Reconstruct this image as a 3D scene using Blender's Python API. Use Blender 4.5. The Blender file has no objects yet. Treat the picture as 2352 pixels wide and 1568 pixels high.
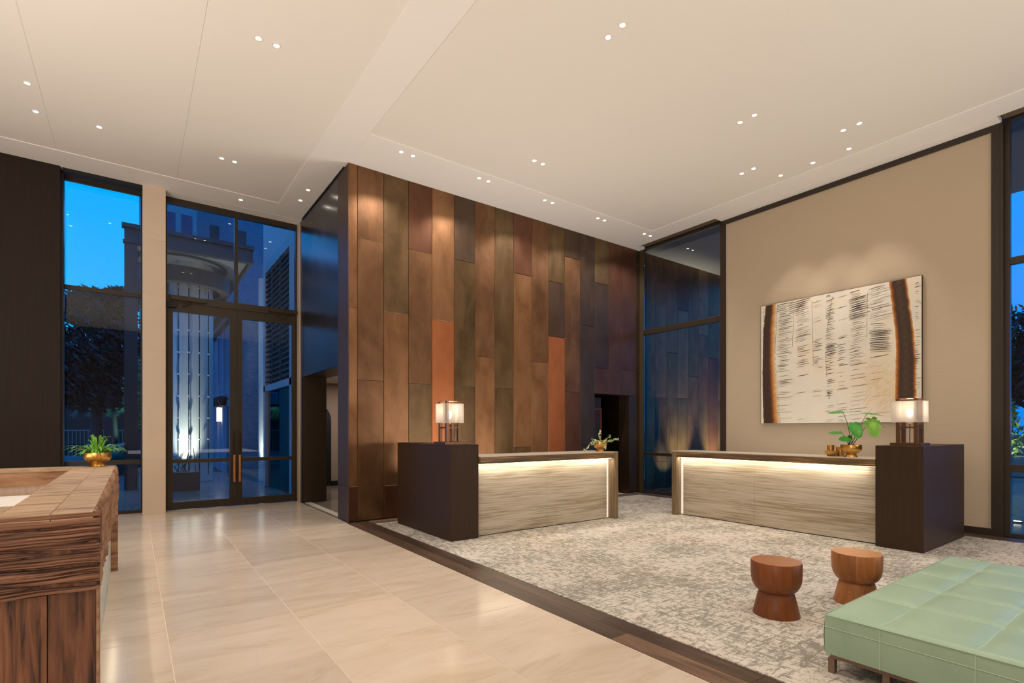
import bpy, bmesh, math, random
from mathutils import Vector, Matrix, noise as mnoise
random.seed(7)
S = bpy.context.scene
COL = S.collection
PI = math.pi

# ------------------------------------------------------------------ camera, world, exposure
TH = math.radians(36.0916)
FPX, HY = 1194.81, 986.5
cam_d = bpy.data.cameras.new('camera'); cam = bpy.data.objects.new('camera', cam_d); COL.objects.link(cam)
cam.location = (0, 0, 1.5); cam.rotation_euler = (PI/2, 0, -TH)
cam_d.sensor_width = 36; cam_d.lens = 36*FPX/2352; cam_d.shift_y = (HY-784)/2352
cam_d.clip_start = .05; cam_d.clip_end = 300
S.camera = cam
S.view_settings.view_transform = 'Standard'; S.view_settings.look = 'None'
S.view_settings.exposure = 0.12; S.view_settings.gamma = 1.0; S.view_settings.use_curve_mapping = False
S.cycles.use_denoising = True
S.cycles.max_bounces = 7; S.cycles.diffuse_bounces = 4; S.cycles.glossy_bounces = 4
S.cycles.transmission_bounces = 4; S.cycles.transparent_max_bounces = 12
S.cycles.sample_clamp_indirect = 6; S.cycles.caustics_reflective = False; S.cycles.caustics_refractive = False

W = bpy.data.worlds.new('dusk_sky'); S.world = W; W.use_nodes = True
wn = W.node_tree; wn.nodes.clear()
def wnode(t): return wn.nodes.new(t)
wo = wnode('ShaderNodeOutputWorld'); wb = wnode('ShaderNodeBackground'); wt = wnode('ShaderNodeTexCoord')
ws = wnode('ShaderNodeSeparateXYZ'); wr = wnode('ShaderNodeValToRGB'); wr2 = wnode('ShaderNodeValToRGB'); wm = wnode('ShaderNodeMix')
wm.data_type = 'RGBA'
wn.links.new(wt.outputs['Generated'], ws.inputs[0])
wr.color_ramp.elements[0].position = -.0; wr.color_ramp.elements[0].color = (.0, .20, .80, 1)
wr.color_ramp.elements[1].position = .55; wr.color_ramp.elements[1].color = (.0, .36, 1.15, 1)
wr2.color_ramp.elements[0].position = .0; wr2.color_ramp.elements[0].color = (.0, .46, 1.25, 1)
wr2.color_ramp.elements[1].position = .7; wr2.color_ramp.elements[1].color = (.0, .46, 1.2, 1)
wn.links.new(ws.outputs[2], wr.inputs[0]); wn.links.new(ws.outputs[2], wr2.inputs[0])
wn.links.new(ws.outputs[1], wm.inputs[0])
wn.links.new(wr.outputs[0], wm.inputs[6]); wn.links.new(wr2.outputs[0], wm.inputs[7])
wn.links.new(wm.outputs[2], wb.inputs[0]); wb.inputs[1].default_value = 1.0
wn.links.new(wb.outputs[0], wo.inputs[0])

WARM = (1.0, .885, .80)
def area(name, loc, size, power, color=WARM, rot=(0,0,0), sy=None):
    d = bpy.data.lights.new(name, 'AREA'); d.energy = power; d.color = color; d.size = size
    if sy: d.shape = 'RECTANGLE'; d.size_y = sy
    o = bpy.data.objects.new(name, d); COL.objects.link(o); o.location = loc; o.rotation_euler = rot
    return o
def spot(name, loc, target, power, angle=70, blend=.6, color=WARM, r=.03):
    d = bpy.data.lights.new(name, 'SPOT'); d.energy = power; d.color = color
    d.spot_size = math.radians(angle); d.spot_blend = blend; d.shadow_soft_size = r
    o = bpy.data.objects.new(name, d); COL.objects.link(o); o.location = loc
    o.rotation_euler = (Vector(target)-Vector(loc)).to_track_quat('-Z', 'Y').to_euler()
    return o
CZ = 5.80
# unseen fill lights added behind and beside the camera to brighten the ceiling
area('ceiling_fill_back', (.8, -2.7, .6), 7.0, 235, rot=(PI, 0, 0), sy=4.0)
area('ceiling_fill_side', (-3.5, 3.5, 1.0), 3.0, 120, rot=(PI, 0, 0), sy=5.0)
area('ceiling_fill_right', (7.0, -1.5, 1.0), 4.0, 50, rot=(PI, 0, 0), sy=1.5)
# the rows of ceiling downlights carry on over the lobby behind and beside the camera
for lx_, ly_ in ((1.2, 3.1), (1.2, .1), (1.2, -3.0), (-1.1, 6.2), (-1.1, 3.0), (-2.6, .2), (-2.6, -3.0), (4.22, .9), (4.22, -2.2), (6.89, .9), (6.89, -2.2), (8.9, -.5), (-3.6, 6.4), (-3.6, 9.3)):
    spot('lobby_downlight', (lx_, ly_, CZ-.03), (lx_, ly_, 0), 165, 115, 1.0)
def aimed(o, tgt):
    o.rotation_euler = (Vector(tgt)-o.location).to_track_quat('-Z', 'Y').to_euler(); return o
aimed(area('forward_fill_right', (7.8, -2.6, 1.7), 3.0, 80, sy=1.0), (5.5, 6.5, 5.8))  # added out-of-view fills, tilted forward to lift the far ceiling and walls
aimed(area('forward_fill_left', (-4.2, -1.2, 1.7), 3.0, 170, sy=1.0), (.5, 8.5, 5.8))
# unseen fill lights added behind the desks and counter, facing up at the ceiling
area('desk_ceiling_fill', (5.2, 7.15, .75), 2.2, 70, rot=(PI, 0, 0), sy=.35)
area('desk_ceiling_fill', (8.75, 4.3, .75), .35, 14, rot=(PI, 0, 0), sy=2.2)
area('counter_ceiling_fill', (-2.6, 6.2, .9), 1.2, 115, rot=(PI, 0, 0), sy=2.5)
# ------------------------------------------------------------------ materials
MATS = {}
def newmat(name):
    m = bpy.data.materials.new(name); m.use_nodes = True; nt = m.node_tree
    return m, nt, nt.nodes['Principled BSDF']
def N(nt, t, **kw):
    n = nt.nodes.new(t)
    for k, v in kw.items(): setattr(n, k, v)
    return n
def plain(name, col, rough=.5, metal=0., spec=.5, emis=None, es=0., coat=0.):
    if name in MATS: return MATS[name]
    m, nt, b = newmat(name)
    b.inputs['Base Color'].default_value = (*col, 1); b.inputs['Roughness'].default_value = rough
    b.inputs['Metallic'].default_value = metal; b.inputs['Specular IOR Level'].default_value = spec
    if coat: b.inputs['Coat Weight'].default_value = coat; b.inputs['Coat Roughness'].default_value = .08
    if emis: b.inputs['Emission Color'].default_value = (*emis, 1); b.inputs['Emission Strength'].default_value = es
    MATS[name] = m; return m
def ramp(nt, stops):
    r = N(nt, 'ShaderNodeValToRGB'); e = r.color_ramp.elements
    while len(e) < len(stops): e.new(.5)
    for i, (p, c) in enumerate(stops): e[i].position = p; e[i].color = (*c, 1) if len(c) == 3 else c
    return r
def grain(name, stops, scale, rough=.5, metal=0., coord='Object', detail=6, nrough=.6, dist=0., bump=0., bdist=.01, tint=0.,
          spec=.5, rvar=0., loc_random=True, coat=0.):
    """noise stretched by `scale` -> colour ramp; optional bump and per-object tint"""
    if name in MATS: return MATS[name]
    m, nt, b = newmat(name); L = nt.links.new
    tc = N(nt, 'ShaderNodeTexCoord'); mp = N(nt, 'ShaderNodeMapping'); nz = N(nt, 'ShaderNodeTexNoise')
    mp.inputs['Scale'].default_value = scale
    L(tc.outputs[coord], mp.inputs[0])
    oi = N(nt, 'ShaderNodeObjectInfo')
    if loc_random:
        ml = N(nt, 'ShaderNodeMath', operation='MULTIPLY'); ml.inputs[1].default_value = 37.
        L(oi.outputs['Random'], ml.inputs[0]); cb = N(nt, 'ShaderNodeCombineXYZ')
        for i in range(3): L(ml.outputs[0], cb.inputs[i])
        L(cb.outputs[0], mp.inputs['Location'])
    L(mp.outputs[0], nz.inputs['Vector']); nz.inputs['Scale'].default_value = 1.
    nz.inputs['Detail'].default_value = detail; nz.inputs['Roughness'].default_value = nrough; nz.inputs['Distortion'].default_value = dist
    r = ramp(nt, stops); L(nz.outputs[0], r.inputs[0]); out = r.outputs[0]
    if tint:
        hs = N(nt, 'ShaderNodeHueSaturation'); mr = N(nt, 'ShaderNodeMapRange')
        mr.inputs[3].default_value = 1-tint; mr.inputs[4].default_value = 1+tint
        L(oi.outputs['Random'], mr.inputs[0]); L(mr.outputs[0], hs.inputs['Value']); L(out, hs.inputs['Color']); out = hs.outputs[0]
    L(out, b.inputs['Base Color'])
    b.inputs['Roughness'].default_value = rough; b.inputs['Metallic'].default_value = metal
    b.inputs['Specular IOR Level'].default_value = spec
    if coat: b.inputs['Coat Weight'].default_value = coat; b.inputs['Coat Roughness'].default_value = .1
    if rvar:
        mr2 = N(nt, 'ShaderNodeMapRange'); mr2.inputs[3].default_value = rough-rvar; mr2.inputs[4].default_value = rough+rvar
        L(nz.outputs[0], mr2.inputs[0]); L(mr2.outputs[0], b.inputs['Roughness'])
    if bump:
        bp = N(nt, 'ShaderNodeBump'); bp.inputs['Strength'].default_value = bump; bp.inputs['Distance'].default_value = bdist
        L(nz.outputs[0], bp.inputs['Height']); L(bp.outputs[0], b.inputs['Normal'])
    MATS[name] = m; return m

M_ceil = plain('ceiling_paint', (.80, .77, .71), .9, spec=.1)
M_ceil2 = plain('ceiling_border_paint', (.84, .82, .78), .9, spec=.1)
M_tile = grain('limestone_tile', [(.25, (.47, .37, .26)), (.5, (.57, .475, .37)), (.62, (.59, .50, .395)), (.8, (.65, .565, .46))],
               (1.1, 3.4, 1.), rough=.17, detail=9, nrough=.68, dist=1.1, tint=.07, spec=.5)
M_grout = plain('pale_grout', (.70, .58, .44), .7)
M_plank = grain('smoked_oak_floor', [(.25, (.045, .028, .018)), (.5, (.10, .06, .037)), (.75, (.19, .11, .065))],
                (22., 1.6, 10.), rough=.36, detail=8, dist=.5, tint=.45, bump=.1, bdist=.002)
M_plankx = grain('smoked_oak_floor_cross', [(.25, (.10, .07, .05)), (.5, (.16, .105, .075)), (.75, (.22, .15, .11))],
                (1.6, 22., 10.), rough=.36, detail=8, dist=.5, tint=.3, bump=.1, bdist=.002)
M_cream = grain('cream_wall_fabric', [(.3, (.50, .405, .285)), (.7, (.535, .435, .315))], (.6, 3, 90), rough=.85, detail=5, loc_random=False, spec=.2)
M_pier = grain('beige_stone_pier', [(.3, (.70, .56, .42)), (.7, (.74, .60, .455))], (1.2, 1.2, 1.6), rough=.45, detail=4)
M_dtrim = plain('dark_bronze_trim', (.030, .020, .012), .38, spec=.5)
M_frame = plain('bronze_window_frame', (.045, .033, .020), .36, .25)
M_blackframe = plain('black_gasket', (.008, .008, .008), .5)
M_ped = grain('dark_oak_pedestal', [(.3, (.040, .023, .014)), (.6, (.052, .030, .018)), (.8, (.066, .040, .025))], (70., 70., 1.4), rough=.42, detail=5, tint=.0, loc_random=False, spec=.18)
M_darkwall = grain('dark_oak_wall', [(.3, (.013, .0075, .0035)), (.7, (.022, .013, .0065))], (40., 40., 1.2), rough=.6, detail=5, loc_random=False, spec=.3)
M_gold = grain('hammered_brass', [(.35, (.52, .27, .06)), (.6, (.80, .47, .13))], (60, 60, 60), rough=.30, metal=.9, detail=3, bump=.35, bdist=.002, rvar=.06)
M_bronze = plain('lamp_bronze', (.20, .105, .052), .34, .8)
M_white = plain('white_worktop', (.85, .84, .80), .4)
M_palewood = grain('pale_oak_panel', [(.3, (.50, .36, .26)), (.7, (.66, .50, .38))], (40., 40., 1.2), rough=.5, detail=5)
M_soil = plain('potting_soil', (.03, .02, .012), .95)
M_led = plain('led_strip', (1, 1, 1), .5, emis=(1., .84, .62), es=6.)
M_glow = plain('glowing_return', (.8, .74, .62), .6, emis=(1., .88, .70), es=.55)  # no lamp: emission stands in for light falling on the desk end return
M_lens = plain('downlight_lens', (1, 1, 1), .5, emis=(1., .9, .74), es=22.)
M_ring = plain('downlight_ring', (.78, .72, .62), .5)
M_bulb = plain('lamp_bulb', (1, 1, 1), .5, emis=(1., .84, .62), es=11.)
M_cord = plain('black_cord', (.01, .01, .01), .5)

COPPER = {
 'brown':  [(0.106, 0.052, 0.024), (0.184, 0.094, 0.045), (0.267, 0.141, 0.071)],
 'tan':    [(0.156, 0.074, 0.032), (0.248, 0.124, 0.056), (0.322, 0.168, 0.081)],
 'olive':  [(0.078, 0.050, 0.023), (0.147, 0.091, 0.043), (0.212, 0.133, 0.065)],
 'maroon': [(0.110, 0.047, 0.026), (0.152, 0.067, 0.037), (0.184, 0.088, 0.050)],
 'orange': [(.34, .11, .042), (.42, .145, .055), (.48, .175, .07)],
 'dark':   [(.07, .047, .03), (.10, .064, .042), (.13, .085, .058)],
}
def copper(k):
    a, b_, c = COPPER[k]
    return grain('copper_'+k, [(.25, a), (.5, b_), (.78, c)], (3.2, 3.2, 1.5), rough=.34, metal=.72, detail=8, nrough=.62,
                 dist=.4, rvar=.08, bump=.05, bdist=.004, tint=.05)
M_sidemetal = grain('polished_blackened_copper', [(.3, (.016, .013, .014)), (.6, (.03, .026, .028))], (5., 5., .6), rough=.24, metal=.3, detail=7, bump=.12, bdist=.01, rvar=.06, loc_random=False)

# glass: thin pane, clear, reflecting by Fresnel
def glassmat(name, tint=(.94, .96, .98), ior=1.38):
    m, nt, b = newmat(name); L = nt.links.new; nt.nodes.remove(b)
    out = nt.nodes['Material Output']; tr = N(nt, 'ShaderNodeBsdfTransparent'); gl = N(nt, 'ShaderNodeBsdfGlossy')
    fr = N(nt, 'ShaderNodeFresnel'); mx = N(nt, 'ShaderNodeMixShader')
    tr.inputs[0].default_value = (*tint, 1); gl.inputs['Roughness'].default_value = 0.; fr.inputs[0].default_value = ior
    L(fr.outputs[0], mx.inputs[0]); L(tr.outputs[0], mx.inputs[1]); L(gl.outputs[0], mx.inputs[2]); L(mx.outputs[0], out.inputs[0])
    MATS[name] = m; return m
M_glass = glassmat('window_glass')

def shade_mat():
    m, nt, b = newmat('lamp_shade_fabric'); L = nt.links.new; out = nt.nodes['Material Output']
    nt.nodes.remove(b)
    tl = N(nt, 'ShaderNodeBsdfTranslucent'); df = N(nt, 'ShaderNodeBsdfDiffuse'); tp = N(nt, 'ShaderNodeBsdfTransparent')
    tl.inputs[0].default_value = (.92, .86, .80, 1); df.inputs[0].default_value = (.85, .80, .76, 1)
    m1 = N(nt, 'ShaderNodeMixShader'); m1.inputs[0].default_value = .45; m2 = N(nt, 'ShaderNodeMixShader'); m2.inputs[0].default_value = .35
    L(tl.outputs[0], m1.inputs[1]); L(df.outputs[0], m1.inputs[2]); L(m1.outputs[0], m2.inputs[1]); L(tp.outputs[0], m2.inputs[2]); L(m2.outputs[0], out.inputs[0])
    return m
M_shade = shade_mat()

def carpet_mat():
    m, nt, b = newmat('distressed_carpet'); L = nt.links.new
    tc = N(nt, 'ShaderNodeTexCoord')
    def nz(scale, d=6, r=.65, dist=0):
        mp = N(nt, 'ShaderNodeMapping'); mp.inputs['Scale'].default_value = scale; L(tc.outputs['Object'], mp.inputs[0])
        n = N(nt, 'ShaderNodeTexNoise'); n.inputs['Scale'].default_value = 1; n.inputs['Detail'].default_value = d
        n.inputs['Roughness'].default_value = r; n.inputs['Distortion'].default_value = dist; L(mp.outputs[0], n.inputs['Vector']); return n.outputs[0]
    def mth(op, a, c):
        n = N(nt, 'ShaderNodeMath', operation=op)
        for i, v in enumerate((a, c)):
            if isinstance(v, (int, float)): n.inputs[i].default_value = v
            else: L(v, n.inputs[i])
        return n.outputs[0]
    n1 = nz((8, 30, 1), 6, .72, .5); n2 = nz((27, 8, 1), 6, .72, .5); n3 = nz((1.3, 1.6, 1), 5, .6); n4 = nz((70, 90, 1), 2, .6)
    a = mth('MAXIMUM', n1, n2)
    a = mth('ADD', a, mth('MULTIPLY', n3, .30)); a = mth('ADD', a, mth('MULTIPLY', n4, .22))
    r = ramp(nt, [(.98, (.60, .535, .44)), (1.0, (.50, .44, .355))])
    mr = N(nt, 'ShaderNodeMapRange'); mr.inputs[1].default_value = .665; mr.inputs[2].default_value = .925; L(a, mr.inputs[0])
    r = ramp(nt, [(.0, (.60, .555, .48)), (.42, (.56, .51, .435)), (.52, (.35, .325, .27)), (.72, (.27, .25, .21)), (1., (.24, .22, .185))])
    L(mr.outputs[0], r.inputs[0])
    # warm drifts
    n5 = nz((.8, .6, 1), 3, .6); mx = N(nt, 'ShaderNodeMix', data_type='RGBA', blend_type='MULTIPLY')
    r2 = ramp(nt, [(.45, (1, 1, 1)), (.7, (1.0, .86, .74))]); L(n5, r2.inputs[0]); mx.inputs[0].default_value = .4
    L(r.outputs[0], mx.inputs[6]); L(r2.outputs[0], mx.inputs[7]); L(mx.outputs[2], b.inputs['Base Color'])
    b.inputs['Roughness'].default_value = .95; b.inputs['Specular IOR Level'].default_value = .1
    bp = N(nt, 'ShaderNodeBump'); bp.inputs['Strength'].default_value = .5; bp.inputs['Distance'].default_value = .006
    n6 = nz((240, 240, 240), 2, .5); L(mth('SUBTRACT', n6, mth('MULTIPLY', mr.outputs[0], .6)), bp.inputs['Height']); L(bp.outputs[0], b.inputs['Normal'])
    return m
M_carpet = carpet_mat()

def travertine(name, axis, stops, rough=.4, sc=1.0):
    """wavy horizontal veins; axis = horizontal axis along the slab"""
    m, nt, b = newmat(name); L = nt.links.new
    tc = N(nt, 'ShaderNodeTexCoord')
    def nz(scale, d=6, r=.6, dist=0.):
        mp = N(nt, 'ShaderNodeMapping'); mp.inputs['Scale'].default_value = scale; L(tc.outputs['Object'], mp.inputs[0])
        n = N(nt, 'ShaderNodeTexNoise'); n.inputs['Scale'].default_value = 1; n.inputs['Detail'].default_value = d
        n.inputs['Roughness'].default_value = r; n.inputs['Distortion'].default_value = dist; L(mp.outputs[0], n.inputs['Vector']); return n.outputs[0]
    a = nz((1.6*sc, 1.6*sc, 62*sc), 5, .5, 0.25); c = nz((.5, .5, 5.), 3, .5, .3)
    ad = N(nt, 'ShaderNodeMath', operation='MULTIPLY_ADD'); L(c, ad.inputs[0]); ad.inputs[1].default_value = .6; L(a, ad.inputs[2])
    sb = N(nt, 'ShaderNodeMath', operation='SUBTRACT'); L(ad.outputs[0], sb.inputs[0]); sb.inputs[1].default_value = .3
    r = ramp(nt, stops); L(sb.outputs[0], r.inputs[0]); L(r.outputs[0], b.inputs['Base Color'])
    b.inputs['Roughness'].default_value = rough
    MATS[name] = m; return m
M_trav = travertine('vein_cut_travertine', 0, [(.34, (.30, .235, .155)), (.44, (.43, .36, .26)), (.53, (.50, .435, .34)), (.66, (.56, .50, .41))])
M_edge = travertine('golden_onyx_edge', 0, [(.35, (.085, .052, .026)), (.5, (.15, .095, .048)), (.56, (.20, .125, .06)), (.62, (.46, .24, .06)), (.70, (.62, .38, .14))], .3, .8)
M_dtop = plain('honed_travertine_top', (.58, .52, .44), .3)
M_marble = grain('grey_green_marble', [(.32, (.20, .25, .22)), (.45, (.45, .52, .47)), (.55, (.62, .68, .62)), (.62, (.33, .38, .33)), (.7, (.66, .70, .64))], (3.5, 3.5, 3.5), rough=.3, detail=10, nrough=.62, dist=1.6)

def timber(name, scale, stops, bump=.6, bd=.01, rough=.6, dist=.5, spec=.35):
    return grain(name, stops, scale, rough=rough, detail=10, nrough=.62, dist=dist, bump=bump, bdist=bd, tint=.12, spec=spec)
M_timber_top = timber('reclaimed_timber_top', (2.2, 16., 3.), [(.30, (.10, .055, .025)), (.38, (.28, .17, .09)), (.5, (.43, .295, .17)), (.62, (.48, .34, .20)), (.78, (.57, .42, .27))], .3, .004, .55, 1.0)
M_timber_side = timber('reclaimed_timber_side', (3., 2.2, 14.), [(.3, (.12, .05, .025)), (.5, (.33, .17, .085)), (.75, (.50, .30, .17))], .8, .012)
M_timber_board = timber('reclaimed_timber_board', (26., 26., 1.8), [(.34, (.014, .008, .006)), (.42, (.09, .037, .018)), (.56, (.18, .075, .035)), (.8, (.30, .145, .075))], .8, .008)

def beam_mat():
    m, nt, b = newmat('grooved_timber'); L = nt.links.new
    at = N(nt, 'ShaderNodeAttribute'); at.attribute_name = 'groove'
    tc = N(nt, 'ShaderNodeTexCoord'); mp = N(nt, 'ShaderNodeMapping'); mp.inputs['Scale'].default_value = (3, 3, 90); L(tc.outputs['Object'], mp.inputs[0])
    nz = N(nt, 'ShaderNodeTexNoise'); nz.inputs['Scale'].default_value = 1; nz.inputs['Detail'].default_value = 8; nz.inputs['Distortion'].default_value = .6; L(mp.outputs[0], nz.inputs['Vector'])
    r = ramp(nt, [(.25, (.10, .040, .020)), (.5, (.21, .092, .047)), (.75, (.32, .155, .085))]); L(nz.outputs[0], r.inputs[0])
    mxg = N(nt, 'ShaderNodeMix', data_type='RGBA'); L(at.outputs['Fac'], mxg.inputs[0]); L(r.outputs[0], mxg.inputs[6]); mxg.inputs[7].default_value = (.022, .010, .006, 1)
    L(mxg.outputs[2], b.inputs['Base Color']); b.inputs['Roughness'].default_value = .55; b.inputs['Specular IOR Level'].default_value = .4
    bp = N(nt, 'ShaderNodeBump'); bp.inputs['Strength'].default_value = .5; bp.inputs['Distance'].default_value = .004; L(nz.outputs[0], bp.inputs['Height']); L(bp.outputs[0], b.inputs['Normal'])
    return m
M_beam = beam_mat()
M_leather = grain('sage_green_leather', [(.25, (.255, .365, .255)), (.5, (.30, .42, .295)), (.75, (.335, .46, .33))], (3., 3., 3.), rough=.40, detail=8, nrough=.6, dist=.5, bump=.04, bdist=.002, rvar=.05, loc_random=False)
M_stitch = plain('pale_stitching', (.52, .64, .50), .6)
M_otleg = plain('brushed_bronze_leg', (.22, .15, .105), .4, .55)
def stool_mat(name, k):
    return grain(name, [(.3, tuple(.7*c for c in k)), (.55, k), (.8, tuple(1.25*c for c in k))], (26., 26., 2.2), rough=.42, detail=7, dist=.8, tint=.16, spec=.3)
M_stoolA = stool_mat('stool_walnut', (.185, .056, .015)); M_stoolB = stool_mat('stool_cherry', (.34, .13, .038))
M_stoolAt = grain('stool_walnut_top', [(.3, (.26, .085, .026)), (.6, (.32, .11, .036))], (6, 1.2, 6), rough=.3, detail=7, dist=1.2)
M_stoolBt = grain('stool_cherry_top', [(.3, (.44, .18, .062)), (.6, (.50, .22, .08))], (6, 1.2, 6), rough=.3, detail=7, dist=1.2)
def leafmat(name, c, c2, trans=.25, rough=.4):
    m = grain(name, [(.3, c), (.7, c2)], (14, 14, 14), rough=rough, detail=3)
    b = m.node_tree.nodes['Principled BSDF']; b.inputs['Subsurface Weight'].default_value = 0.
    return m
M_fern = leafmat('fern_green', (.07, .25, .015), (.22, .52, .05)); M_mon = leafmat('monstera_green', (.02, .20, .015), (.06, .36, .03), rough=.3)
M_monl = leafmat('monstera_lime', (.14, .42, .03), (.26, .58, .06), rough=.35); M_stem = plain('plant_stem', (.06, .12, .03), .5)
M_ivy = leafmat('variegated_ivy', (.22, .36, .08), (.80, .84, .58), rough=.5)

# ------------------------------------------------------------------ geometry helpers
class MB:
    def __init__(s): s.v = []; s.f = []; s.mi = []; s.m = 0
    def add(s, vs, fs, m=None):
        o = len(s.v); s.v += [tuple(p) for p in vs]; s.f += [tuple(i+o for i in f) for f in fs]; s.mi += [s.m if m is None else m]*len(fs); return s
    def box(s, x0, x1, y0, y1, z0, z1, m=None):
        return s.add([(x0,y0,z0),(x1,y0,z0),(x1,y1,z0),(x0,y1,z0),(x0,y0,z1),(x1,y0,z1),(x1,y1,z1),(x0,y1,z1)],
              [(0,3,2,1),(4,5,6,7),(0,1,5,4),(1,2,6,5),(2,3,7,6),(3,0,4,7)], m)
    def prism(s, pts, z0, z1, m=None):       # pts ccw in xy
        n = len(pts); return s.add([(x,y,z0) for x,y in pts]+[(x,y,z1) for x,y in pts],
              [tuple(range(n-1,-1,-1)), tuple(range(n,2*n))]+[(i,(i+1)%n,n+(i+1)%n,n+i) for i in range(n)], m)
    def lathe(s, prof, cx=0, cy=0, seg=32, m=None, cap=True):
        n = len(prof); vs = []
        for i in range(seg):
            a = 2*PI*i/seg; vs += [(cx+r*math.cos(a), cy+r*math.sin(a), z) for r, z in prof]
        fs = [(i*n+j, ((i+1)%seg)*n+j, ((i+1)%seg)*n+j+1, i*n+j+1) for i in range(seg) for j in range(n-1)]
        if cap: fs += [tuple(i*n for i in range(seg-1,-1,-1)), tuple(i*n+n-1 for i in range(seg))]
        return s.add(vs, fs, m)
    def tube(s, pts, r, seg=8, m=None, r2=None):
        pts = [Vector(p) for p in pts]; n = len(pts); vs = []
        for i, p in enumerate(pts):
            t = (pts[min(i+1,n-1)]-pts[max(i-1,0)]).normalized(); a = t.orthogonal().normalized(); b = t.cross(a)
            if i and abs(t.dot(pa)) < .999:
                a = (pa - t*pa.dot(t)).normalized(); b = t.cross(a)
            pa = a; rr = r if r2 is None else r+(r2-r)*i/(n-1)
            vs += [p+a*rr*math.cos(2*PI*k/seg)+b*rr*math.sin(2*PI*k/seg) for k in range(seg)]
        fs = [(i*seg+k, i*seg+(k+1)%seg, (i+1)*seg+(k+1)%seg, (i+1)*seg+k) for i in range(n-1) for k in range(seg)]
        fs += [tuple(range(seg-1,-1,-1)), tuple((n-1)*seg+k for k in range(seg))]
        return s.add(vs, fs, m)
    def grid(s, fn, nu, nv, m=None):
        vs = [fn(i/nu, j/nv) for j in range(nv+1) for i in range(nu+1)]
        return s.add(vs, [(j*(nu+1)+i, j*(nu+1)+i+1, (j+1)*(nu+1)+i+1, (j+1)*(nu+1)+i) for j in range(nv) for i in range(nu)], m)
    def obj(s, name, mats, parent=None, bevel=0., smooth=False, loc=None, **props):
        me = bpy.data.meshes.new(name); me.from_pydata(s.v, [], s.f); me.update()
        mats = mats if isinstance(mats, (list, tuple)) else [mats]
        for m in mats: me.materials.append(m)
        if len(mats) > 1: me.polygons.foreach_set('material_index', s.mi)
        if smooth: me.shade_smooth()
        o = bpy.data.objects.new(name, me); COL.objects.link(o)
        if parent: o.parent = parent
        if loc: o.location = loc
        if bevel:
            b = o.modifiers.new('bevel', 'BEVEL'); b.width = bevel; b.segments = 2; b.limit_method = 'ANGLE'
            b.harden_normals = False
        for k, v in props.items(): o[k] = v
        return o
def bx(*a, m=None): return MB().box(*a, m=m)
def smooth_angle(o, ang=40):
    me = o.data; me.shade_smooth()
    try: me.set_sharp_from_angle(angle=math.radians(ang))
    except Exception: pass
    return o
def struct(name, mb, mat, parent=None, **k):
    o = mb.obj(name, mat, parent, **k)
    if not parent: o['kind'] = 'structure'
    return o
def estruct(name, loc=(0,0,0)):
    o = bpy.data.objects.new(name, None); COL.objects.link(o); o.location = loc; o['kind'] = 'structure'; return o
def thing(name, label, cat, loc=(0,0,0), rz=0, group=None):
    o = bpy.data.objects.new(name, None); COL.objects.link(o); o.location = loc; o.rotation_euler = (0,0,rz)
    o['label'] = label; o['category'] = cat
    if group: o['group'] = group
    return o
def tag(o, label, cat, group=None, kind=None):
    o['label'] = label; o['category'] = cat
    if group: o['group'] = group
    if kind: o['kind'] = kind
    return o
def dup(root, loc=None, rz=None, label=None, group=None):
    r = root.copy(); COL.objects.link(r)
    if loc is not None: r.location = loc
    if rz is not None: r.rotation_euler = (0,0,rz)
    if label: r['label'] = label
    if group: r['group'] = group
    for ch in list(root.children):
        c = ch.copy(); COL.objects.link(c); c.parent = r
        for g in ch.children:
            d = g.copy(); COL.objects.link(d); d.parent = c
    return r

YC, XC, XA = 8.318, 2.807, 9.83      # copper wall, copper side face, cream wall
EF = 11.53                           # entrance frame plane
# ================================================================== FLOOR
floor = struct('floor', MB().box(-6, 2.80, -5, 11.62, -.12, -.0015).box(2.80, 9.9, -5, YC+.4, -.12, -.022), M_grout)
g = .0025
txs = [0.205+.853*k for k in range(-6, 3)] + [2.764]
tys = [3.575+.94*k for k in range(-6, 8)] + [11.09+.36]
txs = [0.205-.853*7] + [0.205+.853*k for k in range(-6, 4)]
tys = [3.575-.94*8] + [3.575+.94*k for k in range(-7, 10)]
tcache = {}
def tile(x0, x1, y0, y1, mat, z0=-.02, z1=0., par=floor, name='tile', gg=g):
    k = (round(x1-x0, 3), round(y1-y0, 3), mat.name)
    if k not in tcache:
        w, h = (x1-x0)/2-gg, (y1-y0)/2-gg
        me = bpy.data.meshes.new(name); b = MB().box(-w, w, -h, h, z0, z1); me.from_pydata(b.v, [], b.f); me.materials.append(mat); tcache[k] = me
    o = bpy.data.objects.new(name, tcache[k]); COL.objects.link(o); o.parent = par; o.location = ((x0+x1)/2, (y0+y1)/2, 0); return o
for i in range(len(txs)-1):
    for j in range(len(tys)-1):
        y1 = min(tys[j+1], 11.6)
        if y1-tys[j] < .05: continue
        tile(txs[i], txs[i+1], tys[j], y1, M_tile)
tile(2.764, 2.80, 8.33, 11.55, M_tile)
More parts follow.
